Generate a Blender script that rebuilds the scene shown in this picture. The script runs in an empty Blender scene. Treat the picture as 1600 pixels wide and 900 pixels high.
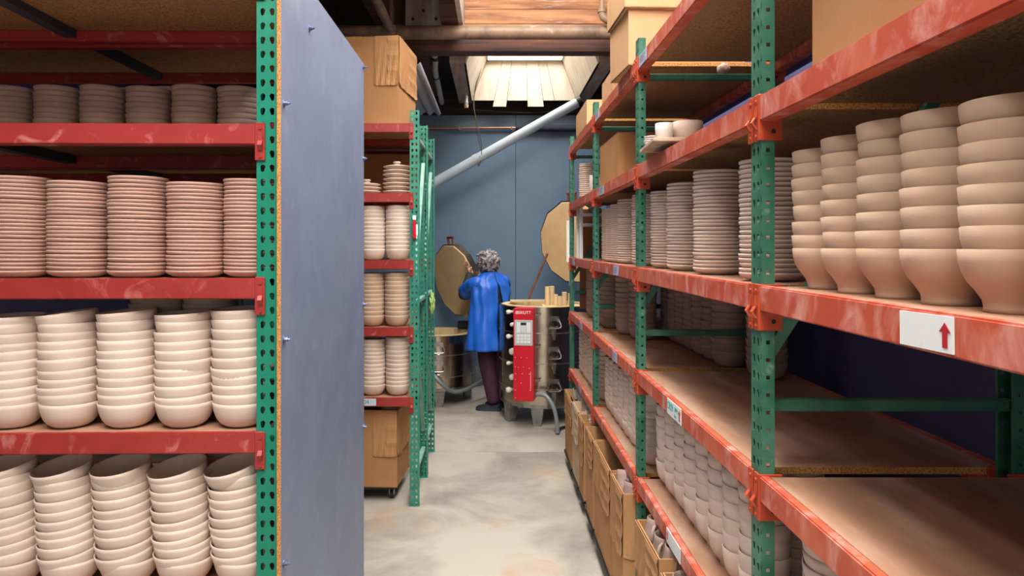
import bpy, bmesh, math, random
from mathutils import Vector, Matrix, noise
random.seed(7)
PI = math.pi
scn = bpy.context.scene
col = scn.collection

# ------------------------------------------------------------------ camera
cd = bpy.data.cameras.new('camera'); cam = bpy.data.objects.new('camera', cd); col.objects.link(cam)
cam.location = (0, 0, 1.6); cam.rotation_euler = (PI/2, 0, 0)
cd.sensor_width = 36; cd.lens = 25.2; cd.shift_x = 28/1600; cd.shift_y = -65/1600
cd.clip_start = .05; cd.clip_end = 100
scn.camera = cam
# ------------------------------------------------------------------ world, lights, exposure
w = bpy.data.worlds.new('World'); scn.world = w; w.use_nodes = True
bg = w.node_tree.nodes['Background']; bg.inputs[0].default_value = (.93, .96, 1.0, 1); bg.inputs[1].default_value = .15

def area(name, loc, rot, sx, sy, power, colour=(1, 1, 1)):
    l = bpy.data.lights.new(name, 'AREA'); l.shape = 'RECTANGLE'; l.size = sx; l.size_y = sy
    l.energy = power; l.color = colour
    o = bpy.data.objects.new(name, l); o.location = loc; o.rotation_euler = rot; col.objects.link(o)
    return o
area('skylight_near', (.25, 1.6, 4.55), (0, 0, 0), 1.15, 6.6, 385, (1, .97, .93))
area('skylight_far', (.34, 7.2, 4.5), (0, 0, 0), .9, 1.5, 60, (1, .97, .92))
area('fill_behind_camera', (.1, -3.0, 1.15), (math.radians(92), 0, 0), 3.4, 2.2, 22, (1, .95, .88))  # fill light added behind the camera, unseen; the doorway is assumed
area('skylight_left', (-1.0, .1, 3.96), (0, 0, 0), 1.5, 1.9, 125, (1, .96, .91))
scn.view_settings.view_transform = 'Standard'; scn.view_settings.look = 'None'
scn.view_settings.gamma = 1; scn.view_settings.use_curve_mapping = False
scn.view_settings.exposure = 0.42

# ------------------------------------------------------------------ materials
def srgb(r, g, b):
    f = lambda c: (c/255/12.92) if c/255 <= .04045 else ((c/255+.055)/1.055)**2.4
    return (f(r), f(g), f(b), 1)

def mat(name, c, rough=.6, metal=0, c2=None, scale=8, detail=6, lo=.4, hi=.65, bump=0, dist=0, bscale=60, rand=0, stretch=None, c3=None, s3=3, lo3=.5, hi3=.7, spec=.5):
    """noise mix of c and c2, optionally a third colour, random value by object, fine bump"""
    m = bpy.data.materials.new(name); m.use_nodes = True
    nt = m.node_tree; N = nt.nodes; L = nt.links; b = N['Principled BSDF']
    b.inputs['Roughness'].default_value = rough; b.inputs['Metallic'].default_value = metal
    b.inputs['Specular IOR Level'].default_value = spec
    b.inputs['Base Color'].default_value = c
    tc = N.new('ShaderNodeTexCoord'); src = tc.outputs['Object']
    if stretch:
        mp = N.new('ShaderNodeMapping'); mp.inputs['Scale'].default_value = stretch; L.new(src, mp.inputs[0]); src = mp.outputs[0]
    out = None
    def layer(prev, colour, sc, lo_, hi_, det):
        n = N.new('ShaderNodeTexNoise'); n.inputs['Scale'].default_value = sc; n.inputs['Detail'].default_value = det
        n.inputs['Roughness'].default_value = .62; n.inputs['Distortion'].default_value = dist
        L.new(src, n.inputs['Vector'])
        r = N.new('ShaderNodeMapRange'); r.inputs[1].default_value = lo_; r.inputs[2].default_value = hi_; L.new(n.outputs[0], r.inputs[0])
        mx = N.new('ShaderNodeMix'); mx.data_type = 'RGBA'; L.new(r.outputs[0], mx.inputs[0])
        if prev is None: mx.inputs[6].default_value = c
        else: L.new(prev, mx.inputs[6])
        mx.inputs[7].default_value = colour
        return mx.outputs[2]
    if c2: out = layer(None, c2, scale, lo, hi, detail)
    if c3: out = layer(out, c3, s3, lo3, hi3, 8)
    if rand:
        oi = N.new('ShaderNodeObjectInfo'); hs = N.new('ShaderNodeHueSaturation')
        r = N.new('ShaderNodeMapRange'); r.inputs[3].default_value = 1-rand; r.inputs[4].default_value = 1+rand
        L.new(oi.outputs['Random'], r.inputs[0]); L.new(r.outputs[0], hs.inputs['Value'])
        if out is None: hs.inputs['Color'].default_value = c
        else: L.new(out, hs.inputs['Color'])
        out = hs.outputs[0]
    if out is not None: L.new(out, b.inputs['Base Color'])
    if bump:
        n = N.new('ShaderNodeTexNoise'); n.inputs['Scale'].default_value = bscale; n.inputs['Detail'].default_value = 5; L.new(src, n.inputs['Vector'])
        bp = N.new('ShaderNodeBump'); bp.inputs['Strength'].default_value = bump; bp.inputs['Distance'].default_value = .003
        L.new(n.outputs[0], bp.inputs['Height']); L.new(bp.outputs[0], b.inputs['Normal'])
    return m

M = {}
M['clay'] = mat('clay', srgb(218, 198, 184), .85, c2=srgb(211, 189, 173), scale=5, rand=.05, bump=.15, bscale=90, spec=.2)
M['clay_pink'] = mat('clay_pink', srgb(196, 158, 142), .85, c2=srgb(186, 148, 134), scale=5, rand=.05, bump=.12, bscale=90, spec=.2)
M['clay_warm'] = mat('clay_warm', srgb(204, 176, 152), .85, c2=srgb(195, 166, 142), scale=7, rand=.04, bump=.12, bscale=90, spec=.2)
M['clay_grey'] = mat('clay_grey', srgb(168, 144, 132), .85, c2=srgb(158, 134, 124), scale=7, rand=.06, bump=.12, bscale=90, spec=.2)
M['clay_white'] = mat('clay_white', srgb(214, 203, 195), .7, c2=srgb(204, 192, 184), scale=7, rand=.03, spec=.3)
M['beam_red'] = mat('beam_red', srgb(154, 46, 42), .42, c2=srgb(192, 116, 108), scale=13, lo=.56, hi=.72, detail=9, dist=1.2, c3=srgb(138, 36, 34), s3=3, lo3=.5, hi3=.75)
M['beam_dusty'] = mat('beam_dusty', srgb(184, 74, 50), .5, c2=srgb(214, 148, 134), scale=11, lo=.46, hi=.66, detail=10, dist=.7, c3=srgb(198, 98, 64), s3=3, lo3=.48, hi3=.66, stretch=(1.3, 1, .8))
M['bracket_orange'] = mat('bracket_orange', srgb(188, 76, 42), .45, c2=srgb(166, 56, 36), scale=14, lo=.4, hi=.7)
M['bracket_red'] = mat('bracket_red', srgb(156, 48, 42), .4, c2=srgb(144, 40, 36), scale=14)
M['green'] = mat('green', srgb(0, 116, 90), .4, c2=srgb(10, 126, 100), scale=12, c3=srgb(110, 170, 150), s3=7, lo3=.68, hi3=.8)
M['green_dusty'] = mat('green_dusty', srgb(36, 98, 78), .45, c2=srgb(70, 126, 104), scale=9, lo=.4, hi=.66, c3=srgb(140, 175, 155), s3=15, lo3=.64, hi3=.8)
M['green_mid'] = mat('green_mid', srgb(30, 122, 100), .4, c2=srgb(60, 142, 120), scale=12, c3=srgb(140, 186, 168), s3=9, lo3=.62, hi3=.8)
M['green_pale'] = mat('green_pale', srgb(140, 178, 166), .5, c2=srgb(104, 158, 144), scale=9)  # pale mint: skylight sheen put into the paint colour, along with dust
M['chip'] = mat('chip', srgb(176, 138, 92), .8, c2=srgb(130, 92, 56), scale=160, detail=3, lo=.42, hi=.6, c3=srgb(150, 118, 90), s3=4)
M['chip_edge'] = mat('chip_edge', srgb(205, 146, 76), .8, c2=srgb(140, 88, 40), scale=220, detail=3, lo=.42, hi=.62)
M['deck'] = mat('deck', srgb(176, 134, 108), .7, c2=srgb(156, 114, 88), scale=4, lo=.35, hi=.65, c3=srgb(188, 160, 142), s3=2.2, lo3=.5, hi3=.75, stretch=(1, 3, 1))
M['blue_board'] = mat('blue_board', srgb(118, 131, 158), .5, c2=srgb(106, 118, 148), scale=3, lo=.35, hi=.65, c3=srgb(140, 150, 172), s3=9, lo3=.58, hi3=.85, bump=.1, bscale=30)
M['blue_wall'] = mat('blue_wall', srgb(88, 116, 140), .5, c2=srgb(104, 130, 152), scale=1.6, lo=.3, hi=.7, c3=srgb(84, 106, 134), s3=.7, bump=.1, bscale=20)
M['navy_wall'] = mat('navy_wall', srgb(92, 94, 138), .6, c2=srgb(82, 84, 126), scale=2)
M['floor'] = mat('floor', srgb(176, 168, 156), .55, c2=srgb(134, 128, 120), scale=1.5, lo=.44, hi=.66, dist=.6, detail=12, c3=srgb(176, 142, 112), s3=2.3, lo3=.56, hi3=.76, bump=.25, bscale=18)
M['floor_far'] = mat('floor_far', srgb(182, 172, 160), .55, c2=srgb(148, 136, 124), scale=1.9, dist=.6, lo=.45, hi=.7, detail=12, c3=srgb(172, 136, 108), s3=3, lo3=.6, hi3=.8, bump=.2, bscale=18)
M['card'] = mat('card', srgb(184, 138, 94), .85, c2=srgb(172, 126, 84), scale=3, bump=.12, bscale=12, rand=.05, spec=.2)
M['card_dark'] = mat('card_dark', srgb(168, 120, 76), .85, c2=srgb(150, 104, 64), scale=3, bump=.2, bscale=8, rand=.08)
M['card_light'] = mat('card_light', srgb(206, 164, 122), .85, c2=srgb(198, 154, 112), scale=3, bump=.1, bscale=12, spec=.2)
M['card_dusty'] = mat('card_dusty', srgb(196, 164, 132), .85, c2=srgb(214, 192, 168), scale=5, lo=.4, hi=.7)
M['tape'] = mat('tape', srgb(205, 178, 140), .4)
M['rafter'] = mat('rafter', srgb(104, 70, 54), .8, c2=srgb(60, 42, 36), scale=3, detail=10, c3=srgb(150, 118, 96), s3=6, lo3=.62, hi3=.82, stretch=(1, 4, 6))
M['beam_wood'] = mat('beam_wood', srgb(112, 72, 54), .75, c2=srgb(66, 48, 44), scale=2.6, detail=10, lo=.35, hi=.62, c3=srgb(150, 100, 74), s3=3, lo3=.58, hi3=.8, stretch=(.5, 4, 9))
M['plank_orange'] = mat('plank_orange', srgb(196, 140, 98), .7, c2=srgb(128, 76, 52), scale=2.2, detail=10, lo=.42, hi=.66, c3=srgb(224, 206, 190), s3=4, lo3=.6, hi3=.78, stretch=(.6, 3, 7), bump=.3, bscale=20)
M['plank_white'] = mat('plank_white', srgb(212, 202, 186), .7, c2=srgb(182, 164, 140), scale=3, detail=10, lo=.5, hi=.78, stretch=(3, 3, .7), bump=.3, bscale=20, rand=.07)
M['joist_grey'] = mat('joist_grey', srgb(172, 156, 140), .8, c2=srgb(140, 122, 108), scale=3, stretch=(5, 1, 1))
M['dark'] = mat('dark', srgb(40, 32, 30), .9, c2=srgb(52, 40, 36), scale=3)
M['ceil'] = mat('ceil', srgb(58, 40, 34), .9, c2=srgb(40, 30, 30), scale=3, stretch=(1, 6, 1))
M['iron_pipe'] = mat('iron_pipe', srgb(142, 116, 94), .5, c2=srgb(96, 72, 58), scale=4, lo=.4, hi=.6, c3=srgb(196, 180, 160), s3=6, lo3=.6, hi3=.76)
M['pvc'] = mat('pvc', srgb(196, 200, 202), .35, c2=srgb(176, 180, 182), scale=3)
M['pvc_blue'] = mat('pvc_blue', srgb(176, 192, 204), .35, c2=srgb(190, 204, 214), scale=3)
M['copper'] = mat('copper', srgb(176, 132, 106), .35, .6)
M['insul'] = mat('insul', srgb(52, 56, 68), .9)
M['bluetube'] = mat('bluetube', srgb(72, 76, 140), .5)
M['steel'] = mat('steel', srgb(196, 186, 170), .2, 1, c2=srgb(150, 138, 122), scale=2.5, lo=.4, hi=.7, c3=srgb(126, 92, 62), s3=2.2, lo3=.55, hi3=.72)
M['steel_plain'] = mat('steel_plain', srgb(176, 174, 168), .3, .9, c2=srgb(140, 136, 128), scale=9)
M['galv'] = mat('galv', srgb(150, 152, 148), .45, .7, c2=srgb(120, 122, 118), scale=14)
M['brick'] = mat('brick', srgb(222, 196, 152), .9, c2=srgb(206, 174, 124), scale=5, bump=.3, bscale=40)
M['lidface'] = mat('lidface', srgb(228, 196, 148), .9, c2=srgb(206, 168, 118), scale=3, lo=.35, hi=.7, bump=.15, bscale=20)
M['red'] = mat('red', srgb(196, 12, 36), .35, c2=srgb(186, 8, 30), scale=4)
M['red_dark'] = mat('red_dark', srgb(120, 26, 40), .5)
M['pad_grey'] = mat('pad_grey', srgb(176, 176, 176), .5)
M['pad_light'] = mat('pad_light', srgb(216, 218, 220), .5)
M['black'] = mat('black', srgb(18, 18, 20), .5)
M['rubber'] = mat('rubber', srgb(26, 26, 28), .6)
M['white'] = mat('white', srgb(228, 232, 232), .45, c2=srgb(214, 218, 220), scale=20, lo=.6, hi=.75)
M['label_blue'] = mat('label_blue', srgb(186, 204, 216), .5)
M['label_dim'] = mat('label_dim', srgb(168, 176, 200), .5)
M['ink_red'] = mat('ink_red', srgb(176, 26, 44), .5)
M['ink_teal'] = mat('ink_teal', srgb(24, 150, 150), .5)
M['ink_grey'] = mat('ink_grey', srgb(96, 110, 120), .5)
M['skin'] = mat('skin', srgb(206, 152, 132), .5, c2=srgb(214, 160, 142), scale=20)
M['smock'] = mat('smock', srgb(26, 92, 196), .42, c2=srgb(38, 108, 210), scale=5, bump=.5, bscale=14)
M['shirt'] = mat('shirt', srgb(36, 36, 44), .8)
M['trousers'] = mat('trousers', srgb(64, 26, 48), .8, c2=srgb(54, 20, 42), scale=6, bump=.3, bscale=14)
M['shoe'] = mat('shoe', srgb(24, 28, 42), .7)
M['sole'] = mat('sole', srgb(44, 52, 62), .8)
M['hair'] = mat('hair', srgb(70, 64, 66), .6, c2=srgb(178, 172, 172), scale=26, lo=.42, hi=.62, detail=4, bump=.6, bscale=60)
M['wood_board'] = mat('wood_board', srgb(168, 112, 72), .7, c2=srgb(140, 88, 54), scale=3, stretch=(1, 5, 1))
M['bat_board'] = mat('bat_board', srgb(196, 176, 154), .8, c2=srgb(168, 140, 112), scale=14)
M['corrug'] = mat('corrug', srgb(172, 174, 182), .45, .1)
M['paper'] = mat('paper', srgb(226, 220, 210), .7)
M['plastic'] = mat('plastic', srgb(214, 216, 222), .4)
M['cloth_green'] = mat('cloth_green', srgb(176, 200, 120), .8, c2=srgb(120, 160, 90), scale=30)
M['conduit'] = mat('conduit', srgb(128, 134, 136), .45, .2)
M['rust'] = mat('rust', srgb(128, 84, 66), .6, c2=srgb(104, 64, 50), scale=12)
M['bolt'] = mat('bolt', srgb(120, 130, 160), .35, .8)
M['wire'] = mat('wire', srgb(64, 54, 48), .7)

# ------------------------------------------------------------------ helpers
def finish(bm, name, m, parent=None, smooth=False, angle=35):
    me = bpy.data.meshes.new(name)
    bmesh.ops.recalc_face_normals(bm, faces=bm.faces[:])
    if smooth:
        for f in bm.faces: f.smooth = True
        lim = math.radians(angle)
        for e in bm.edges:
            if len(e.link_faces) == 2 and e.calc_face_angle(0) > lim: e.smooth = False
    bm.to_mesh(me); bm.free()
    for x in (m if isinstance(m, (list, tuple)) else [m]): me.materials.append(M[x] if isinstance(x, str) else x)
    o = bpy.data.objects.new(name, me); col.objects.link(o)
    if parent: o.parent = parent
    return o
def meta(o, label=None, cat=None, group=None, kind=None):
    if label: o['label'] = label
    if cat: o['category'] = cat
    if group: o['group'] = group
    if kind: o['kind'] = kind
    return o
def empty(name, loc=(0, 0, 0), rz=0, label=None, cat=None, group=None):
    o = bpy.data.objects.new(name, None); o.empty_display_size = .1; col.objects.link(o)
    o.location = loc; o.rotation_euler = (0, 0, rz)
    return meta(o, label, cat, group)
def bx(bm, x0, x1, y0, y1, z0, z1, mi=0, mtx=None):
    vs = [bm.verts.new((x, y, z)) for x in (x0, x1) for y in (y0, y1) for z in (z0, z1)]
    if mtx is not None:
        for v in vs: v.co = mtx @ v.co
    for q in ((0, 1, 3, 2), (4, 6, 7, 5), (0, 4, 5, 1), (2, 3, 7, 6), (0, 2, 6, 4), (1, 5, 7, 3)):
        f = bm.faces.new([vs[i] for i in q]); f.material_index = mi
    return vs
def bevel(bm, r, seg=2):
    bmesh.ops.bevel(bm, geom=bm.edges[:], offset=r, segments=seg, affect='EDGES', clamp_overlap=True)
def box(name, x0, x1, y0, y1, z0, z1, m, parent=None, bev=0, seg=1):
    bm = bmesh.new(); bx(bm, x0, x1, y0, y1, z0, z1)
    if bev: bevel(bm, bev, seg)
    return finish(bm, name, m, parent)
def tube(bm, pts, r, seg=12, cap=True, mi=0, radii=None):
    pts = [Vector(p) for p in pts]; rings = []
    up = None
    for i, p in enumerate(pts):
        d = (pts[min(i+1, len(pts)-1)] - pts[max(i-1, 0)]).normalized()
        if up is None:
            up = Vector((0, 0, 1)) if abs(d.z) < .9 else Vector((1, 0, 0))
        a = d.cross(up).normalized(); b = a.cross(d).normalized(); up = b
        rr = radii[i] if radii else r
        rings.append([bm.verts.new(p + (a*math.cos(2*PI*k/seg) + b*math.sin(2*PI*k/seg))*rr) for k in range(seg)])
    for r0, r1 in zip(rings, rings[1:]):
        for k in range(seg):
            f = bm.faces.new((r0[k], r0[(k+1) % seg], r1[(k+1) % seg], r1[k])); f.material_index = mi
    if cap:
        bm.faces.new(rings[0][::-1]).material_index = mi; bm.faces.new(rings[-1]).material_index = mi
    return rings
def tubeo(name, pts, r, m, parent=None, seg=14, radii=None):
    bm = bmesh.new(); tube(bm, pts, r, seg, radii=radii); return finish(bm, name, m, parent, True, 50)
def lathe(bm, prof, seg=32, c=(0, 0, 0)):
    rings = []
    for r, z in prof:
        if r < 1e-6: rings.append([bm.verts.new((c[0], c[1], c[2]+z))])
        else: rings.append([bm.verts.new((c[0]+r*math.cos(2*PI*k/seg), c[1]+r*math.sin(2*PI*k/seg), c[2]+z)) for k in range(seg)])
    for a, b in zip(rings, rings[1:]):
        for k in range(seg):
            k2 = (k+1) % seg
            if len(a) == 1: bm.faces.new((a[0], b[k2], b[k]))
            elif len(b) == 1: bm.faces.new((a[k], a[k2], b[0]))
            else: bm.faces.new((a[k], a[k2], b[k2], b[k]))
def arc_pts(p0, p1, p2, n=12):
    p0, p1, p2 = map(Vector, (p0, p1, p2))
    return [p0*(1-t)**2 + p1*2*t*(1-t) + p2*t*t for t in [i/n for i in range(n+1)]]
def spline(P, n=8):
    P = [Vector(p) for p in P]; P = [2*P[0]-P[1]] + P + [2*P[-1]-P[-2]]; out = []
    for i in range(1, len(P)-2):
        for k in range(n):
            t = k/n
            out.append(.5*((2*P[i]) + (P[i+1]-P[i-1])*t + (2*P[i-1]-5*P[i]+4*P[i+1]-P[i+2])*t*t + (3*P[i]-P[i-1]-3*P[i+1]+P[i+2])*t**3))
    out.append(P[-2]); return out
ORD = ['top', 'second', 'third', 'fourth', 'fifth', 'sixth', 'seventh', 'eighth', 'ninth', 'tenth', 'eleventh', 'twelfth', 'thirteenth', 'fourteenth', 'fifteenth', 'sixteenth', 'seventeenth', 'eighteenth', 'nineteenth', 'twentieth'] + ['twenty-'+a for a in ('first', 'second', 'third', 'fourth', 'fifth', 'sixth', 'seventh', 'eighth', 'ninth')] + ['thirtieth', 'thirty-first', 'thirty-second']
ST = ['first', 'second', 'third', 'fourth', 'fifth', 'sixth', 'seventh', 'eighth', 'ninth', 'tenth']

# ------------------------------------------------------------------ room shell
def struct(o): o['kind'] = 'structure'; return o
struct(box('floor', -4.2, 1.5, -3.3, 5.575, -.1, 0, 'floor'))
struct(box('floor', -4.2, 1.5, 5.583, 8.5, -.1, -.001, 'floor_far'))
struct(box('wall_right', 1.3, 1.5, -.9, 8.5, 0, 4.2, 'navy_wall'))
struct(box('wall_left', -4.2, -4.0, -3.3, 8.5, 0, 4.2, 'navy_wall'))
wb = struct(box('wall_back', -4.0, 1.3, 8.32, 8.5, 0, 4.2, 'insul'))
xs = [-4.0, -2.19, -.97, .25, 1.3]
for a, b in zip(xs, xs[1:]):
    p = box('panel', a+.002, b-.002, 8.30, 8.32, 0, 3.12, 'blue_wall', wb, .002)
struct(box('trim_1', -4.0, 1.3, 8.27, 8.32, 3.13, 3.27, 'dark'))
# ceiling deck with two wells open to the skylights
struct(box('ceiling', -4.0, -.46, 1.1, 8.3, 4.0, 4.1, 'ceil'))
struct(box('ceiling', -4.0, -1.8, -3.3, 1.1, 4.0, 4.1, 'ceil'))
struct(box('ceiling', -1.8, -.46, -3.3, -.9, 4.0, 4.1, 'ceil'))
struct(box('ceiling', 1.02, 1.3, -3.3, 8.3, 4.0, 4.1, 'ceil'))
struct(box('ceiling', -4.0, 1.3, 8.12, 8.3, 3.27, 3.37, 'dark'))
# side curbs of the near well
for (a, b) in ((-.30, -.262), (1.02, 1.05)):
    struct(box('trim_2', a, b, -3.3, 6.3, 3.47, 4.7, 'plank_white'))
# the far well: tapering shaft of whitewashed planks
ZB, ZT = 3.25, 3.67
well = struct(empty('wall_skylight'))
def shaft_x(z): t = (z-ZB)/(ZT-ZB); return -.25+.154*t, .933-.153*t
xb = [0, .21, .335, .53, .68, .79, 1.0]
for i, (a, b) in enumerate(zip(xb, xb[1:])):
    bm = bmesh.new(); drop = .07 if i in (1, 3) else 0
    def pt(t, z, y):
        l, r = shaft_x(z); return (l+(r-l)*t, y, z)
    a2, b2 = a+.002, b-.002
    off = random.uniform(-.004, .004)
    vs = [bm.verts.new(pt(t, z, y+off)) for t in (a2, b2) for y in (8.1, 8.12) for z in (ZB-drop, 3.69)]
    for q in ((0, 1, 3, 2), (4, 6, 7, 5), (0, 4, 5, 1), (2, 3, 7, 6), (0, 2, 6, 4), (1, 5, 7, 3)): bm.faces.new([vs[j] for j in q])
    finish(bm, 'plank', 'plank_white', well)
for s in (0, 1):
    for k in range(4):
        bm = bmesh.new(); z0 = ZB; z1 = 3.69
        y0 = 6.45+k*.4125+.003; y1 = 6.45+(k+1)*.4125-.003
        x0 = shaft_x(z0)[s]; x1 = shaft_x(z1)[s]; th = -.02 if s == 0 else .02
        vs = [bm.verts.new(c) for c in ((x0, y0, z0), (x1, y0, z1), (x0, y1, z0), (x1, y1, z1), (x0+th, y0, z0), (x1+th, y0, z1), (x0+th, y1, z0), (x1+th, y1, z1))]
        for q in ((0, 1, 3, 2), (4, 6, 7, 5), (0, 4, 5, 1), (2, 3, 7, 6), (0, 2, 6, 4), (1, 5, 7, 3)): bm.faces.new([vs[j] for j in q])
        finish(bm, 'plank', 'plank_white', well)
bm = bmesh.new(); bx(bm, -.12, .81, 8.04, 8.12, 3.69, 3.78); bx(bm, -.13, -.07, 6.5, 8.1, 3.69, 3.78); bx(bm, .76, .82, 6.5, 8.1, 3.69, 3.78)
finish(bm, 'sill_frame', 'plank_white', well)
bm = bmesh.new(); bx(bm, -.16, -.11, 6.5, 8.14, 3.78, 4.6); bx(bm, .8, .85, 6.5, 8.14, 3.78, 4.6); bx(bm, -.16, .85, 8.1, 8.14, 3.78, 4.6)
finish(bm, 'curb', 'plank_white', well)
for x0, x1 in ((-.40, -.255), (.935, 1.08)):
    struct(box('joist', x0, x1, 6.42, 8.26, 3.25, 3.6, 'joist_grey'))
for x0, x1 in ((-1.02, -.9), (-1.7, -1.58), (-2.4, -2.28), (-3.1, -2.98)):
    struct(box('joist', x0, x1, -3, 8.26, 3.5, 4.0, 'rafter'))
struct(box('joist', -.70, -.60, 6.42, 8.26, 3.3, 3.75, 'rafter'))
struct(box('joist', -.44, -.305, 5.72, 6.24, 3.46, 4.0, 'rafter'))
gp = struct(box('joist_plate', -.765, -.45, 6.18, 6.24, 3.49, 4.0, 'joist_grey'))
bm = bmesh.new()
for x, z in ((-.70, 3.56), (-.61, 3.63), (-.50, 3.56), (-.70, 3.8), (-.5, 3.8)): tube(bm, [(x, 6.18, z), (x, 6.165, z)], .012, 8)
finish(bm, 'bolt', 'dark', gp)
mb = meta(empty('ceiling_beam'), 'dark weathered timber beam crossing below the skylight opening', 'beam')
box('timber', -4.0, 1.3, 6.25, 6.41, 3.30, 3.446, 'beam_wood', mb, .004)
pw = struct(empty('wall_well'))
z = 3.447
for k, h in enumerate((.11, .13, .14, .14, .14)):
    box('plank', -.26, 1.02, 6.30-random.uniform(0, .004), 6.33, z, z+h-.004, 'plank_orange', pw, .002); z += h
# pipes under the ceiling
def fitting(bm, p, d, r, l): p = Vector(p); d = Vector(d).normalized(); tube(bm, [p-d*l/2, p+d*l/2], r, 18)
pp = meta(empty('cross_pipe'), 'thick stained iron pipe running across in front of the timber beam', 'pipe')
tubeo('pipe_run', [(-4, 5.98, 3.385), (1.3, 5.98, 3.385)], .058, 'iron_pipe', pp, 24)
bm = bmesh.new(); fitting(bm, (-.84, 5.98, 3.385), (1, 0, 0), .068, .16); finish(bm, 'tee', 'iron_pipe', pp, True)
p2 = meta(empty('branch_pipe'), 'thinner dark iron pipe joining the cross pipe above the tall cardboard box', 'pipe')
tubeo('pipe_run', [(-.84, -2, 3.36), (-.84, 5.92, 3.36)], .036, 'iron_pipe', p2)
bm = bmesh.new(); fitting(bm, (-.84, 5.86, 3.36), (0, 1, 0), .046, .08); finish(bm, 'coupling', 'iron_pipe', p2, True)
p3 = meta(empty('elbow_pipe'), 'thin rusty pipe with elbow dropping beside the orange planks at right', 'pipe')
tubeo('pipe_run', [(.885, 5.88, 4.4), (.885, 5.88, 3.5)] , .02, 'iron_pipe', p3)
tubeo('pipe_run', [(.9, 5.88, 3.455), (1.3, 5.88, 3.455)], .02, 'iron_pipe', p3)
bm = bmesh.new(); tube(bm, arc_pts((.885, 5.88, 3.53), (.885, 5.88, 3.455), (.95, 5.88, 3.455)), .03, 12); fitting(bm, (.885, 5.88, 3.53), (0, 0, 1), .036, .025); fitting(bm, (.95, 5.88, 3.455), (1, 0, 0), .036, .025)
finish(bm, 'elbow', 'iron_pipe', p3, True)
p4 = meta(empty('drain_pipe'), 'white plastic pipe with black couplings running under the rafters', 'pipe')
tubeo('pipe_run', spline([(-.54, 6.45, 3.35), (-.55, 6.7, 3.34), (-.57, 6.95, 3.29), (-.585, 7.6, 3.27), (-.6, 8.22, 3.25)]), .03, 'pvc', p4)
bm = bmesh.new(); fitting(bm, (-.545, 6.6, 3.345), (0, 1, -.1), .038, .06); fitting(bm, (-.575, 7.1, 3.285), (0, 1, -.1), .036, .03); finish(bm, 'coupling', 'black', p4, True)
cp = meta(empty('wall_conduit'), 'thin copper pipe along the back wall, its right half in dark insulation', 'pipe')
tubeo('pipe_run', [(-2, 8.26, 2.96), (.27, 8.26, 2.965)], .014, 'copper', cp)
tubeo('insulation', [(.25, 8.25, 2.965), (1.28, 8.25, 2.955)], .038, 'insul', cp)
bm = bmesh.new()
for x in (-1.2, -.4, .2): bx(bm, x-.008, x+.008, 8.245, 8.3, 2.94, 2.985)
finish(bm, 'clip', 'galv', cp)
dp = meta(empty('diagonal_pipe'), 'long pale plastic pipe slanting up across the blue back wall', 'pipe')
tubeo('pipe_run', [(-.75, 7.6, 2.21), (.90, 7.6, 3.135)], .052, 'pvc_blue', dp, 24)
bm = bmesh.new(); d_ = Vector((1.65, 0, .925)); fitting(bm, Vector((.90, 7.6, 3.135)), d_, .058, .05); finish(bm, 'end_cap', 'black', dp, True)
bm = bmesh.new(); fitting(bm, Vector((-.19, 7.6, 2.524)), d_, .056, .05); finish(bm, 'joint_band', 'pvc', dp, True)
rp = meta(empty('hanging_rope'), 'thin dark rope looped down from the skylight around the slanting pipe', 'rope')
bm = bmesh.new()
tube(bm, spline([(-.115, 7.9, 3.66), (-.21, 7.8, 3.3), (-.20, 7.72, 2.95), (-.14, 7.665, 2.62), (-.14, 7.6, 2.50), (-.155, 7.545, 2.55)]), .004, 6)
tube(bm, spline([(-.115, 7.9, 3.66), (-.22, 7.75, 3.2), (-.19, 7.6, 2.95), (-.13, 7.54, 2.64), (-.16, 7.6, 2.455), (-.19, 7.66, 2.54)]), .004, 6)
finish(bm, 'cord', 'wire', rp, True)
wv = meta(empty('ceiling_cable'), 'thin slack cable strung along the top of the back wall', 'cable')
tubeo('cord', spline([(-.8, 8.2, 3.2), (-.2, 8.2, 3.16), (.4, 8.2, 3.13), (.95, 8.2, 3.17)]), .004, 'wire', wv, 6)
lf = meta(empty('pipe_valve', (-.30, 7.7, 3.12)), 'small brass and white valve hanging from the joist left of skylight', 'valve')
bm = bmesh.new(); lathe(bm, [(0, 0), (.02, 0), (.024, .03), (.018, .04), (.02, .09), (.01, .1), (.01, .14), (0, .14)], 12); finish(bm, 'valve_body', 'pvc', lf, True)
bm = bmesh.new(); lathe(bm, [(0, -.03), (.024, -.03), (.026, 0), (0, 0)], 12); finish(bm, 'nozzle', 'brick', lf, True)
bt = meta(empty('wall_tube'), 'dark blue foam-covered tube running along the right wall near the top shelf', 'tube')
tubeo('tube_run', [(1.235, 1.2, 2.36), (1.235, 8.2, 2.36)], .036, 'bluetube', bt, 18)
lp = meta(empty('leaning_plate', (-.20, 8.2, 0), 0), 'small grey speckled metal plate leaning on the back wall by the shoes', 'plate')
bm = bmesh.new(); bx(bm, -.085, .085, -.004, .004, -.085, .085, mtx=Matrix.Translation((0, .03, .12)) @ Matrix.Rotation(-.25, 4, 'X') @ Matrix.Rotation(.75, 4, 'Y')); finish(bm, 'sheet', 'galv', lp)

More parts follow.
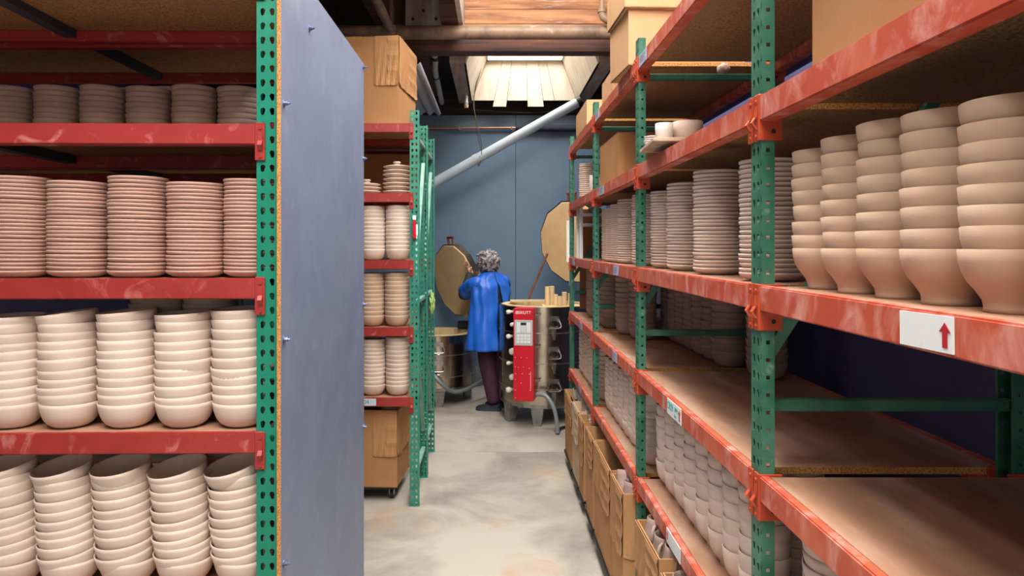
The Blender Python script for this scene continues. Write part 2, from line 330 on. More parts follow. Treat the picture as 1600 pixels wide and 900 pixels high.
# ------------------------------------------------------------------ pallet racks
PIT = .0381; CW = .058; CD = .03
TOP = 2.445
def sheet_cell(bm, P, u0, u1, v0, v1, hole):
    """flat cell with a hole; P maps (u, v) to 3-D"""
    cu = sum(h[0] for h in hole)/len(hole); cv = sum(h[1] for h in hole)/len(hole)
    rect = []
    for hu, hv in hole:
        du, dv = hu-cu, hv-cv
        t = min(((u1-cu)/du if du > 0 else (u0-cu)/du) if abs(du) > 1e-9 else 1e9, ((v1-cv)/dv if dv > 0 else (v0-cv)/dv) if abs(dv) > 1e-9 else 1e9)
        rect.append([cu+du*t, cv+dv*t])
    for cc in ((u0, v0), (u1, v0), (u1, v1), (u0, v1)):      # snap the nearest points to the corners
        k = min(range(len(rect)), key=lambda i: (rect[i][0]-cc[0])**2+(rect[i][1]-cc[1])**2); rect[k] = list(cc)
    A = [bm.verts.new(P(*h)) for h in hole]; B = [bm.verts.new(P(*h)) for h in rect]
    n = len(hole)
    for i in range(n): bm.faces.new((B[i], B[(i+1) % n], A[(i+1) % n], A[i]))
tear = []
for k in range(7): a = -.35+k*(PI+.7)/6; tear.append((.0066*math.cos(a), .003+.0066*math.sin(a)))
tear += [(-.0036, -.009), (0, -.0105), (.0036, -.009)]
def column_mesh(h):
    """C channel upright: punched teardrop face at y=0 looking to -y, flanges with square holes, open back"""
    bm = bmesh.new(); n = int(h/PIT)
    for i in range(n):
        z0 = i*PIT; z1 = z0+PIT; zc = z0+PIT/2
        for s in (-1, 1):
            u0, u1 = (-CW/2, 0) if s < 0 else (0, CW/2)
            tilt = .12*s
            hole = [(s*.0125+u*math.cos(tilt)-v*math.sin(tilt), zc+u*math.sin(tilt)+v*math.cos(tilt)) for u, v in tear]
            sheet_cell(bm, lambda u, v: (u, 0, v), u0, u1, z0, z1, hole)
        for x in (-CW/2, CW/2):
            q = .0042
            hole = [(CD*.52+q, zc-q), (CD*.52+q, zc+q), (CD*.52-q, zc+q), (CD*.52-q, zc-q)]
            sheet_cell(bm, lambda u, v, x=x: (x, u, v), 0, CD, z0, z1, hole)
            x2 = x*.72
            bm.faces.new([bm.verts.new(c) for c in ((x, CD, z0), (x2, CD, z0), (x2, CD, z1), (x, CD, z1))])
    zt = n*PIT
    bmesh.ops.remove_doubles(bm, verts=bm.verts[:], dist=.00005)
    me = bpy.data.meshes.new('upright'); bmesh.ops.recalc_face_normals(bm, faces=bm.faces[:]); bm.to_mesh(me); bm.free()
    return me
COLM = {}
def upright(parent, x, y, flip, m, top=TOP):
    if (m, top) not in COLM:
        me = column_mesh(top); me.materials.append(M[m]); COLM[m, top] = me
    o = bpy.data.objects.new('upright', COLM[m, top]); col.objects.link(o); o.parent = parent
    o.location = (x, y, 0); o.rotation_euler = (0, 0, PI if flip else 0)
    md = o.modifiers.new('thick', 'SOLIDIFY'); md.thickness = .002; md.offset = -1
    fp = box('foot_plate', -.032, .032, -.002, CD+.006, 0, .004, m, o)
    return o
def beam_part(parent, x0, x1, y, z, flip, mb_, mk):
    """box beam with a step for the deck; x0<x1 are the upright faces; brackets as sub-parts"""
    s = -1 if flip else 1
    prof = [(-.004, 0), (-.004, -.056), (.036, -.056), (.036, -.018), (.018, -.018), (.018, 0)]
    bm = bmesh.new()
    rings = [[bm.verts.new((x, y+s*py, z+pz)) for py, pz in prof] for x in (x0+.003, x1-.003)]
    n = len(prof)
    for i in range(n): bm.faces.new((rings[0][i], rings[0][(i+1) % n], rings[1][(i+1) % n], rings[1][i]))
    bm.faces.new(rings[0]); bm.faces.new(rings[1][::-1])
    es = [e for e in bm.edges if abs(e.verts[0].co.x-e.verts[1].co.x) > .1]
    bmesh.ops.bevel(bm, geom=es, offset=.003, segments=2, affect='EDGES')
    o = finish(bm, 'beam', mb_, parent, True, 40)
    for xx, sg in ((x0, -1), (x1, 1)):
        bm = bmesh.new()
        a, b = (xx-.024, xx+.003) if sg < 0 else (xx-.003, xx+.024)
        yy = lambda v0, v1: (y+s*v0, y+s*v1) if s > 0 else (y+s*v1, y+s*v0)
        q = yy(-.0065, -.002); bx(bm, a, b, q[0], q[1], z-.098, z+.003)           # plate on the post face
        e0, e1 = (xx, xx+.004) if sg < 0 else (xx-.004, xx)
        q = yy(-.004, .046); bx(bm, e0, e1, q[0], q[1], z-.098, z+.003)            # flange on the post side
        bevel(bm, .0012, 1)
        c = (xx-.012) if sg < 0 else (xx+.012)
        for dz in (-.012, -.088):
            tube(bm, [(c, y-s*.006, z+dz), (c, y-s*.0095, z+dz)], .0042, 8)
        tube(bm, [(e0+.002-sg*0, y+s*.030, z-.078), (e0+.002, y+s*.030, z-.078)], .001, 4) if False else None
        # spring clip
        for (zz0, zz1, o0, o1) in ((-.022, -.046, .008, .010), (-.046, -.058, .010, .018), (-.058, -.072, .018, .009)):
            vs = [bm.verts.new((c+dx, y-s*oo, z+zz)) for dx in (-.006, .006) for zz, oo in ((zz0, o0), (zz1, o1), (zz1, o1-.003), (zz0, o0-.003))]
            for qd in ((0, 1, 2, 3), (7, 6, 5, 4), (0, 4, 5, 1), (1, 5, 6, 2), (2, 6, 7, 3), (3, 7, 4, 0)): bm.faces.new([vs[i] for i in qd])
        k = finish(bm, 'bracket', mk, o)
        bm = bmesh.new(); tube(bm, [(e0-.0006, y+s*.026, z-.078), (e1+.0006, y+s*.026, z-.078)], .0052, 12); finish(bm, 'bolt_hole', 'black', o)
    return o
LEV = (2.358, 1.928, 1.515, 1.102, .67)
def rack(root, xcols, depth, mg, mbm, mk, levels=LEV, top=TOP, supports=True, ms=None):
    ms = ms or mg
    """local frame: front face at y=0 looking to -y, posts along x"""
    for i, x in enumerate(xcols):
        upright(root, x, 0, False, mg, top); upright(root, x, depth, True, mg, top)
        for z in (.20, 1.25, 2.285):
            bm = bmesh.new(); bx(bm, x-.014, x+.014, CD*.5, depth-CD*.5, z-.0125, z+.0125); bevel(bm, .002, 1); finish(bm, 'strut', ms, root)
            bm = bmesh.new()
            for yy in (CD+.002, depth-CD-.002): tube(bm, [(x-.015, yy, z), (x+.015, yy, z)], .005, 8)
            finish(bm, 'strut_bolt', 'steel_plain', root)
        for (za, zb) in ((1.36, 2.17), (1.08, .33)):
            a = Vector((x, CD*.8, za)); b = Vector((x, depth-CD*.8, zb)); d = b-a; L_ = d.length
            ang = math.atan2(d.z, d.y)
            bm = bmesh.new(); bx(bm, -.012, .012, 0, L_, -.0125, .0125, mtx=Matrix.Translation(a) @ Matrix.Rotation(ang, 4, 'X')); finish(bm, 'brace', ms, root)
    for x0, x1 in zip(xcols, xcols[1:]):
        for z in levels:
            beam_part(root, x0+CW/2, x1-CW/2, 0, z, False, mbm, mk)
            beam_part(root, x0+CW/2, x1-CW/2, depth, z, True, mbm, mk)
            mx = (x0+x1)/2
            L_ = x1-x0
            for k in (range(max(1, round(L_/1.3)-0)) if L_ > 2 else (0,)) if supports else ():
                xs_ = x0+L_*(k+1)/(max(1, round(L_/1.3))+1) if L_ > 2 else mx
                box('deck_support', xs_-.02, xs_+.02, .02, depth-.02, z-.045, z-.0185, mg if mg == 'green_dusty' else 'insul', root)
            bm = bmesh.new(); bx(bm, x0+.036, x1-.036, .019, depth-.019, z-.0175, z-.002)
            bm.faces.ensure_lookup_table()
            for f in bm.faces:
                f.normal_update()
                n_ = f.normal
                f.material_index = 1
            o = finish(bm, 'shelf_board', ['deck', 'chip_edge', 'chip'], root)
            for f in o.data.polygons: f.material_index = 0 if f.normal.z > .5 else (2 if f.normal.z < -.5 else 1)
    return root

RX = .58
RYC = [.287, 1.587, 2.909, 4.189, 5.489]
rr = meta(empty('pallet_rack', (RX, 0, 0), -PI/2), 'long dusty orange and green rack lining the right side of the aisle', 'rack', 'steel storage racks')
rack(rr, [-y for y in RYC[::-1]], .58, 'green_dusty', 'beam_dusty', 'bracket_orange', supports=False)
LP = Vector((-.60, 1.92, 0)); LA = math.radians(1.2)
lr = meta(empty('pallet_rack', (LP.x-.007, LP.y, 0), LA), 'nearest left rack with red beams and bright green post facing us', 'rack', 'steel storage racks')
rack(lr, [-2.49, 0], .585, 'green', 'beam_red', 'bracket_red', top=2.37)
lr2 = meta(empty('pallet_rack', (-.607, 2.53, 0), 0), 'left rack standing back to back behind the nearest left rack', 'rack', 'steel storage racks')
rack(lr2, [-2.49, 0], .57, 'green', 'beam_red', 'bracket_red', top=2.37)
mr = meta(empty('pallet_rack', (-.49, 4.41, 0), 0), 'middle left rack beyond the blue board, holding bowls and cardboard boxes', 'rack', 'steel storage racks')
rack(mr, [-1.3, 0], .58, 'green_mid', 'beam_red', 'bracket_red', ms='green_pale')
mr2 = meta(empty('pallet_rack', (-.494, 5.03, 0), 0), 'rearmost left rack, directly behind the middle left rack', 'rack', 'steel storage racks')
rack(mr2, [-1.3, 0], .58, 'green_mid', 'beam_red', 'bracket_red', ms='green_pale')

# blue painted end board on the near left racks
bb = meta(empty('end_board'), 'tall blue-grey painted particle board closing the end of the near left racks', 'board')
bm = bmesh.new(); bx(bm, -.578, -.5665, 1.905, 3.12, .0, 2.395); bevel(bm, .001, 1)
o = finish(bm, 'sheet', ['blue_board', 'chip_edge'], bb)
for f in o.data.polygons: f.material_index = 1 if (f.normal.y < -.7 or f.normal.z > .7) else 0
for (y, z) in ((1.93, 1.985), (1.93, 1.35), (1.93, .747), (2.20, 2.27), (3.10, 2.395-.02), (3.10, 1.98), (3.10, 1.35), (3.1, .82)):
    bm = bmesh.new(); tube(bm, [(-.5665, y, z), (-.563, y, z)], .010, 10); tube(bm, [(-.563, y, z), (-.555, y, z)], .0065, 6); tube(bm, [(-.555, y, z), (-.549, y, z)], .003, 6)
    finish(bm, 'bolt', 'bolt', bb)

# ------------------------------------------------------------------ pottery
def vessel(name, outer, t, m, seg=36):
    prof = list(outer)
    h = outer[-1][1]
    inner = [(max(r-t, 0), max(z, t*1.3)) for r, z in outer[1:]][::-1]
    prof += [(outer[-1][0]-t*.5, h+t*.25)] + [(r, z) for r, z in inner if r > 0] + [(0, t*1.3)]
    bm = bmesh.new(); lathe(bm, prof, seg)
    me = bpy.data.meshes.new(name); bmesh.ops.recalc_face_normals(bm, faces=bm.faces[:])
    for f in bm.faces: f.smooth = True
    bm.to_mesh(me); bm.free(); me.materials.append(M[m])
    return me
P_bowl = [(0, 0), (.030, 0), (.046, .003), (.058, .011), (.0668, .023), (.0718, .035), (.0750, .047), (.0775, .059), (.0785, .069)]
P_foot = [(0, 0), (.0375, 0), (.0365, .006), (.038, .015), (.046, .028), (.0555, .040), (.0615, .053), (.0650, .066), (.0665, .082)]
P_deep = [(0, 0), (.030, 0), (.029, .006), (.036, .016), (.049, .030), (.0570, .044), (.0608, .060), (.0635, .080), (.0652, .104)]
P_cup = [(0, 0), (.026, 0), (.036, .004), (.046, .016), (.052, .034), (.056, .055), (.058, .078)]
P_plate = [(0, 0), (.040, 0), (.052, .0015), (.062, .005), (.070, .0095), (.0765, .0135), (.0785, .017), (.0785, .0205)]
P_shallow = [(0, 0), (.035, 0), (.050, .004), (.062, .012), (.068, .022), (.0715, .036)]
def sc(P, k, kz=None): return [(r*k, z*(kz or k)) for r, z in P]
V = {}
def vm(name, P, m, t=.0028):
    key = (name, m, P[-1])
    if key not in V: V[key] = vessel(name, P, t, m)
    return V[key]
GROUPN = {}
def stack(name, P, m, x, y, z, n, pitch, lab, group, cat, t=.0028, tilt=(0, 0), jit=.0015, wob=.01, top_tilt=None, lean=(0, 0), vary=.12):
    me = vm(name, P, m, t); zz = z
    items = []
    for k in range(n):
        o = bpy.data.objects.new(name, me); col.objects.link(o)
        o.location = (x+random.uniform(-jit, jit)+lean[0]*(zz-z), y+random.uniform(-jit, jit)+lean[1]*(zz-z), zz)
        f = 0 if k == 0 else 1
        tx, ty = (random.uniform(-wob, wob)+tilt[0])*f, (random.uniform(-wob, wob)+tilt[1])*f
        if top_tilt and k == n-1: tx, ty = top_tilt
        o.rotation_euler = (tx, ty, random.uniform(0, 6))
        # rotation order: spin first, then tilt
        o.rotation_euler = (Matrix.Rotation(ty, 3, 'Y') @ Matrix.Rotation(tx, 3, 'X') @ Matrix.Rotation(random.uniform(0, 6), 3, 'Z')).to_euler()
        meta(o, f"{ORD[n-1-k]} {lab[0]} down, {lab[1]}", cat, group)
        items.append(o)
        zz += pitch*random.uniform(1-vary, 1+vary)
    return items
def stuff_stacks(name, P, m, spots, z, pitch, t, label, cat):
    """a dozen far stacks, too small to pick their pieces apart, joined in one object"""
    src = vessel('tmp', P, t, m, 20); bm = bmesh.new()
    for x, y, n in spots:
        for k in range(n):
            b0 = len(bm.verts); bm.from_mesh(src); bm.verts.ensure_lookup_table()
            dx, dy = random.uniform(-.0015, .0015), random.uniform(-.0015, .0015); zz = z+k*pitch
            for v in bm.verts[b0:]: v.co += Vector((x+dx, y+dy, zz))
    o = finish(bm, name, m, None, True, 60); meta(o, label, cat, None, 'stuff'); return o
def L(x, y):      # near left rack frame -> world
    p = Vector((x, y)) - Vector((LP.x, LP.y)); c, s = math.cos(LA), math.sin(LA)
    return LP.x+p.x*c-p.y*s, LP.y+p.x*s+p.y*c

# --- near left rack
Zt = [z-.002 for z in LEV]
pxc = [-.14+.155*i for i in range(5)]
lx = [-.705-.158*i for i in range(5)]
for i, x in enumerate(lx):      # bowls, third and fourth shelf; plates above
    X, Y = L(x+random.uniform(-.003, .003), 2.015)
    nst = ST[i]
    X2, Y2 = L((-.675, -.832, -.993, -1.158, -1.32)[i], 2.015)
    stack('plate', sc(P_plate, 1.0), 'clay_pink', X2, Y2, Zt[2]+.0005, (25, 24, 25, 24, 25)[i], .0106, ('pinkish plate', f'{nst} stack from green post, left plate shelf'), 'pinkish plates on the left rack', 'plate', .003, tilt=(random.uniform(-.006, .006), .012), jit=.0014, wob=.01, vary=.1)
    stack('bowl', P_bowl, 'clay', X, Y, Zt[3]+.0005, (11, 11, 11, 11, 11)[i], (.0250, .0246, .0252, .0250, .0246)[i], ('beige bowl', f'{nst} stack from green post, upper left bowl shelf'), 'beige bowls on the upper bowl shelf', 'bowl', tilt=(.0, -.03), top_tilt=(.02, (-.03, -.05, -.08, -.12, -.02)[i]), wob=.018, jit=.0018, vary=.16)
    X, Y = L(x+.002, 2.015)
    stack('bowl', P_bowl, 'clay', X, Y, Zt[4]+.0005, 11, (.0255, .0255, .0256, .026, .0262)[i], ('beige bowl', f'{nst} stack from green post, lowest left bowl shelf'), 'beige bowls on the lowest left shelf', 'bowl', tilt=(.05, -.085), lean=(-.045, 0), top_tilt=(.15, (-.2, -.16, -.1, -.14, -.14)[i]), wob=.018, jit=.0018, vary=.14)
for i in range(6):
    X, Y = L(-.84-.150*i, 2.40)
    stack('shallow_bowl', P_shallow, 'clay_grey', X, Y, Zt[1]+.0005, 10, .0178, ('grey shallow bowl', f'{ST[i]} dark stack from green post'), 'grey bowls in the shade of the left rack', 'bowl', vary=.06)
for i, x in enumerate((-.86, -1.02)):
    stack('bowl', P_bowl, 'clay', *L(x, 2.19), Zt[3]+.0005, 13, .0262, ('shaded bowl', f'{ST[i]} rear stack from green post, upper left bowl shelf'), 'shaded bowls in the rear row of the left rack', 'bowl')
stack('bowl', P_bowl, 'clay', *L(-.80, 2.20), Zt[4]+.0005, 13, .0262, ('shaded bowl', 'rear stack nearest green post, lowest left shelf'), 'shaded bowls in the rear row of the left rack', 'bowl')
for i, x in enumerate((-1.28, -1.46)):
    stack('shallow_bowl', sc(P_shallow, 1.25, 1), 'clay', x, 2.86, Zt[1]+.0005, 14, .0195, ('wide pale bowl', f'{ST[i]} stack of back rack behind dark bowls'), 'pale wide bowls in the rack behind', 'bowl')

# --- middle left rack
mx_ = [-.605, -.762]
for li, (n, pit, nm) in {2: (12, .0255, 'upper'), 3: (11, .0265, 'middle'), 4: (12, .0262, 'lower')}.items():
    for i, x in enumerate(mx_):
        stack('bowl', P_bowl, 'clay_warm' if li == 3 else 'clay', x-(.006 if li == 3 else 0), 4.41+.105, Zt[li]+.0005, n, pit, ('beige bowl', f'{("right", "left")[i]} stack, {nm} bowl shelf of middle rack'), 'beige bowls on the middle left rack', 'bowl', wob=.012, vary=.1)
P_lid = [(0, 0), (.05, 0), (.055, .004), (.078, .016), (.078, .020), (.06, .024), (.03, .028), (.018, .030), (.014, .036), (.022, .040), (.020, .048), (0, .05)]
bm = bmesh.new(); lathe(bm, sc(P_lid, 1.1), 30); lid_me = finish(bm, 'pot_lid', 'clay', None, True, 50)
meta(lid_me, 'bottom pale knobbed lid of the stack beside the post of the middle rack', 'lid', 'knobbed pot lids on the middle left rack')
lid_me.location = (-.615, 4.53, Zt[1]); lid0 = lid_me
for k in range(1, 7):
    o = lid0.copy(); col.objects.link(o); o.location = (-.615+random.uniform(-.003, .003), 4.53, Zt[1]+k*.026); o.rotation_euler = (random.uniform(-.03, .03), random.uniform(-.03, .03), 0)
    o['label'] = f'{ST[k]} pale knobbed lid up in the stack beside the middle rack post'
for k, (dx, dz) in enumerate(((0, 0), (.004, .022), (-.003, .044))):
    o = lid0.copy(); col.objects.link(o); o.location = (-.80+dx, 4.53, Zt[1]+dz); o['label'] = f'{("lowest", "middle", "highest")[k]} pale lid of the short pile next to the blue board'

# --- right rack: pots
R1, R2, R3, R4 = Zt[1], Zt[2], Zt[3], Zt[4]
nearY = [1.47, 1.337, 1.204, 1.071, .936, .80]
for i, y in enumerate(nearY):
    stack('footed_bowl', P_foot, 'clay_warm', .682, y, R2+.0005, 8, .0292, ('tan footed bowl', f'{ST[i]} stack right of near post, above arrow sign'), 'tan footed bowls in stacks beside the near right post', 'bowl', .0032, wob=.014, jit=.0015, tilt=(0, .01), vary=.1)
pl = [(1.80, 1.0), (2.22, 1.0), (2.57, .98), (2.84, .96)]
for i, (y, k) in enumerate(pl):
    stack('plate', sc(P_plate, .97*k, 1.05), 'clay', .695, y, R2+.0005, (25, 27, 26, 26)[i], .0114, ('beige plate', f'{ST[i]} stack left of near right post'), 'beige plates between the two nearest right posts', 'plate', .003, wob=.008, jit=.0018, vary=.08)
for i, y in enumerate((3.22, 3.60)):
    stack('plate', sc(P_plate, .95, 1.05), 'clay', .695, y, R2+.0005, 27, .0114, ('beige plate', f'{ST[i]} stack beyond the second right post'), 'beige plates beyond the second right post', 'plate', .003, wob=.008, jit=.0018)
stuff_stacks('plate_stacks', sc(P_plate, .93, 1.05), 'clay', [(.69, 3.80, 26), (.69, 3.97, 25), (.69, 4.12, 25), (.86, 3.3, 25), (.86, 3.7, 25)], R2+.0005, .0114, .003, 'far beige plate stacks against the third right post', 'plates')
# third shelf, rear row of bowls in the second bay
for i in range(7):
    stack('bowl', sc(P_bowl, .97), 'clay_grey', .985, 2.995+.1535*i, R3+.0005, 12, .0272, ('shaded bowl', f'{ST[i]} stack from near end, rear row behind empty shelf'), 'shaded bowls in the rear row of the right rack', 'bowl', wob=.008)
stack('bowl', sc(P_bowl, .97), 'clay_grey', 1.035, 2.72, R3+.0005, 12, .0272, ('shaded bowl', 'lone rear stack just left of the near right post'), 'shaded bowls in the rear row of the right rack', 'bowl', wob=.008)
for i, (x, y) in enumerate(((.80, 3.86), (.765, 4.08))):
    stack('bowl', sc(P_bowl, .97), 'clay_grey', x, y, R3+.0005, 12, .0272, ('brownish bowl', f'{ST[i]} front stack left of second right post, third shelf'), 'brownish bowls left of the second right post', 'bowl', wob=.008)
stuff_stacks('bowl_stacks', sc(P_bowl, .95), 'clay_grey', [(.72, 4.40, 12), (.72, 4.56, 12), (.72, 4.72, 12), (.72, 5.02, 11), (.74, 5.2, 11), (.88, 4.5, 12)], R3+.0005, .0272, .0035, 'far brownish bowl stacks beyond the third right post, third shelf', 'bowls')
# fourth shelf
for i in range(8):
    stack('deep_bowl', P_deep, 'clay', .695, 2.78-.1345*i, R4+.0005, (6, 6, 7, 7, 6, 6, 7, 7)[i], .0445, ('beige deep bowl', f'{ST[i]} stack from second right post, lower shelf'), 'beige deep bowls on the lower right shelf', 'bowl', .0035, wob=.012, vary=.05)
stack('bowl', P_bowl, 'clay', .86, 2.05, R4+.0005, 13, .0272, ('beige bowl', 'slim stack seen just right of near right post'), 'beige bowls low beside the near right post', 'bowl')
stack('bowl', P_bowl, 'clay', .86, 2.90, R4+.0005, 13, .0272, ('shaded bowl', 'rear stack right of second right post, lower shelf'), 'beige bowls low beside the near right post', 'bowl')
stack('bowl', P_bowl, 'clay', .70, 1.435, R4+.0005, 13, .0272, ('large beige bowl', 'lower shelf stack at the picture bottom right'), 'beige bowls low beside the near right post', 'bowl', tilt=(0, .02))
stack('bowl', P_bowl, 'clay', .70, 1.27, R4+.0005, 13, .0272, ('large beige bowl', 'stack hidden nearer behind the lowest orange beam'), 'beige bowls low beside the near right post', 'bowl', tilt=(0, .02))
cy = [4.32, 4.06, 3.92, 3.78, 3.64, 3.50, 3.36, 3.22, 3.08]
for i, y in enumerate(cy[1:]):
    stack('cup', sc(P_cup, 1.08), 'clay', .69, y, R4+.0005, (9, 9, 9, 9, 10, 10, 9, 9)[i], .0285, ('pale handleless cup', f'{ST[i]} stack from third right post, lower shelf'), 'pale handleless cups on the lower right shelf', 'cup', .0035, wob=.012)
stuff_stacks('small_bowl_stacks', sc(P_bowl, .85), 'clay', [(.69, 4.36, 11), (.69, 4.50, 11), (.69, 4.65, 11), (.69, 4.8, 11), (.69, 4.95, 12), (.69, 5.1, 12), (.69, 5.27, 12)], R4+.0005, .0262, .0035, 'far pale small bowl stacks beyond the third right post, lower shelf', 'cups')  # small bowls, lathed from the bowl profile

# items on the second-highest right shelf
bt_ = meta(empty('ware_board', (.615, 2.55, R1+.026), -.06), 'dusty plank poking out over the beam with cup and bowl on it', 'board')
bm = bmesh.new(); bx(bm, -.075, .16, -.16, .15, 0, .012); bevel(bm, .001, 1); finish(bm, 'plank', 'bat_board', bt_)
o = bpy.data.objects.new('cup', vm('cup', [(0, 0), (.026, 0), (.029, .004), (.030, .03), (.0305, .058)], 'clay_white', .003)); col.objects.link(o); o.location = (.586, 2.47, R1+.0385); meta(o, 'pale straight cup at the outer end of the dusty plank', 'cup')
o = bpy.data.objects.new('bowl', vm('bowl', [(0, 0), (.028, 0), (.034, .003), (.045, .018), (.051, .038), (.053, .066)], 'clay', .0035)); col.objects.link(o); o.location = (.672, 2.49, R1+.0385); meta(o, 'rounded pinkish bowl right of the cup on the dusty plank', 'bowl')
stack('saucer', sc(P_plate, .4, .5), 'clay_white', .575, 2.60, R1+.0385, 4, .008, ('tiny pale dish', 'little pile behind the cup on plank'), 'tiny pale dishes on the plank', 'dish', .0015)
stack('saucer', sc(P_plate, .45, .6), 'clay_white', .66, 2.66, R1+.0005, 2, .009, ('small pale dish', 'under the dusty plank'), 'small dishes under the plank', 'dish', .0015)
stack('plate', sc(P_plate, .9, 1.3), 'clay', .66, 4.98, R1+.0005, 17, .0135, ('pale plate', 'stack beyond the third right post, high shelf'), 'pale plates stacked high beyond the third post', 'plate', .003)
stack('plate', sc(P_plate, .9, 1.3), 'clay', .80, 4.98, R1+.0005, 17, .0135, ('pale plate', 'rear stack beyond third right post, high shelf'), 'pale plates stacked high beyond the third post', 'plate', .003)
for i, (x, y) in enumerate(((.66, 4.62), (.72, 4.38))):
    o = bpy.data.objects.new('cup', vm('cup', [(0, 0), (.04, 0), (.044, .004), (.045, .05), (.046, .13)], 'clay_white', .003)); col.objects.link(o); o.location = (x, y, R1+.0005)
    meta(o, ('white cylinder cup left of the third right post on the high shelf', 'white cylinder cup right of the third right post on the high shelf')[i], 'cup')
bm = bmesh.new(); bmesh.ops.create_icosphere(bm, subdivisions=3, radius=1)
for v in bm.verts: v.co = v.co*(1+.3*noise.noise(v.co*2)); v.co = Vector((v.co.x*.026, v.co.y*.016, v.co.z*.024+.022))
o = finish(bm, 'clay_scrap', 'clay_grey', None, True, 180); o.location = (.932, 2.909, 2.2975); meta(o, 'little dried clay lump on the green strut at the second right post', 'clay lump')
box_b = meta(empty('wall_board', (0, 0, 0)), 'brown wooden board standing on end behind the far right posts', 'board')
box('sheet', .66, .98, 5.515, 5.535, 1.12, 1.885, 'wood_board', box_b)
pc = meta(empty('plastic_tray', (.74, 5.2, 1.515)), 'white plastic tray unit on the far end of the right rack', 'tray')
bm = bmesh.new()
for z in (.23, .30): bx(bm, -.13, .17, -.1, .1, z, z+.02)
for x in (-.12, .15):
    for y in (-.09, .09): bx(bm, x-.012, x+.012, y-.012, y+.012, 0, .38)
finish(bm, 'tray_frame', 'plastic', pc)
stack('bowl', sc(P_bowl, .6), 'clay_white', .73, 5.2, 1.515+.32, 1, .02, ('small white bowl', 'lying on the white plastic tray'), 'bowl on the tray', 'bowl')
nt_ = meta(empty('paper_sheets', (.60, 5.54, 1.1)), 'white papers clipped to the far end of the right rack', 'papers')
bm = bmesh.new(); bx(bm, -.04, .0, 0, .004, .38, .70); bx(bm, -.02, .015, -.005, -.001, .2, .62); finish(bm, 'sheet', 'paper', nt_)

# ------------------------------------------------------------------ signs on the beams
def text(body, size, m, parent, loc, rot, ext=.0004, name='lettering'):
    cu = bpy.data.curves.new(name, 'FONT'); cu.body = body; cu.size = size; cu.extrude = ext; cu.align_x = 'CENTER'; cu.align_y = 'CENTER'
    cu.materials.append(M[m]); tmp = bpy.data.objects.new(name, cu); me = bpy.data.meshes.new_from_object(tmp); bpy.data.objects.remove(tmp); o = bpy.data.objects.new(name, me); col.objects.link(o); o.parent = parent; o.location = loc; o.rotation_euler = rot
    return o
def arrow(parent, x, z, h, y, m='ink_red'):
    bm = bmesh.new(); w_ = h*.16; pts = [(-w_, -h/2), (w_, -h/2), (w_, h*.12), (w_*2.3, h*.12), (0, h/2), (-w_*2.3, h*.12), (-w_, h*.12)]
    a = [bm.verts.new((x+p, y, z+q)) for p, q in pts]; f = bm.faces.new(a)
    r = bmesh.ops.extrude_face_region(bm, geom=[f]); bmesh.ops.translate(bm, verts=[v for v in r['geom'] if isinstance(v, bmesh.types.BMVert)], vec=(0, -.0006, 0))
    finish(bm, 'arrow', m, parent)
def sign(root, x, z, w_, h, label, m='white', y=-.0055, tilt=0):
    s = bpy.data.objects.new('sign', None); col.objects.link(s); s.parent = root; s.location = (x, y, z); s.rotation_euler = (0, tilt, 0)
    s['label'] = label
    bm = bmesh.new(); bx(bm, -w_/2, w_/2, -.0007, .0012, -h/2, h/2); finish(bm, 'card', m, s)
    return s
# local x on the right rack = -world y ; beam face y=-0.004
s = sign(rr, -.955, LEV[2]-.028, .118, .047, 'white card with a red upward arrow', 'white', tilt=math.radians(-1)); arrow(s, .043, -.001, .032, -.0009)
s = sign(rr, -2.29, LEV[3]-.028, .175, .05, 'white card with teal handwriting and red arrow'); s.location.x = -2.29
text('CR09', .034, 'ink_teal', s, (-.045, -.001, .004), (PI/2, 0, 0)); text('2PM', .022, 'ink_teal', s, (.03, -.001, .008), (PI/2, 0, 0)); text('8oz', .016, 'ink_teal', s, (.02, -.001, -.013), (PI/2, 0, 0)); arrow(s, .07, 0, .034, -.0009)
s = sign(rr, -2.30, LEV[4]-.028, .175, .048, 'blank white card with small red arrow'); arrow(s, -.072, .002, .028, -.0009)
for (x, z, ww) in ((-2.77, LEV[0]-.028, .13), (-3.84, LEV[1]-.028, .16), (-3.39, LEV[2]-.028, .13), (-3.42, LEV[3]-.028, .12), (-4.75, LEV[3]-.028, .12), (-4.82, LEV[4]-.028, .12), (-5.2, LEV[2]-.028, .12), (-4.0, LEV[0]-.028, .14)):
    s = sign(rr, x, z, ww, .046, 'small faded bluish label', 'label_dim')
    bm = bmesh.new()
    for k in range(3): bx(bm, -ww*.35, ww*.3-random.random()*.03, -.0012, -.0005, .01-k*.01, .0125-k*.01)
    finish(bm, 'print_lines', 'ink_grey', s)
s = sign(mr, -.305, LEV[4]-.0275, .14, .044, 'pale blue label with a handwritten number', 'label_blue'); text('204', .036, 'ink_grey', s, (-.0, -.001, 0), (PI/2, 0, 0))

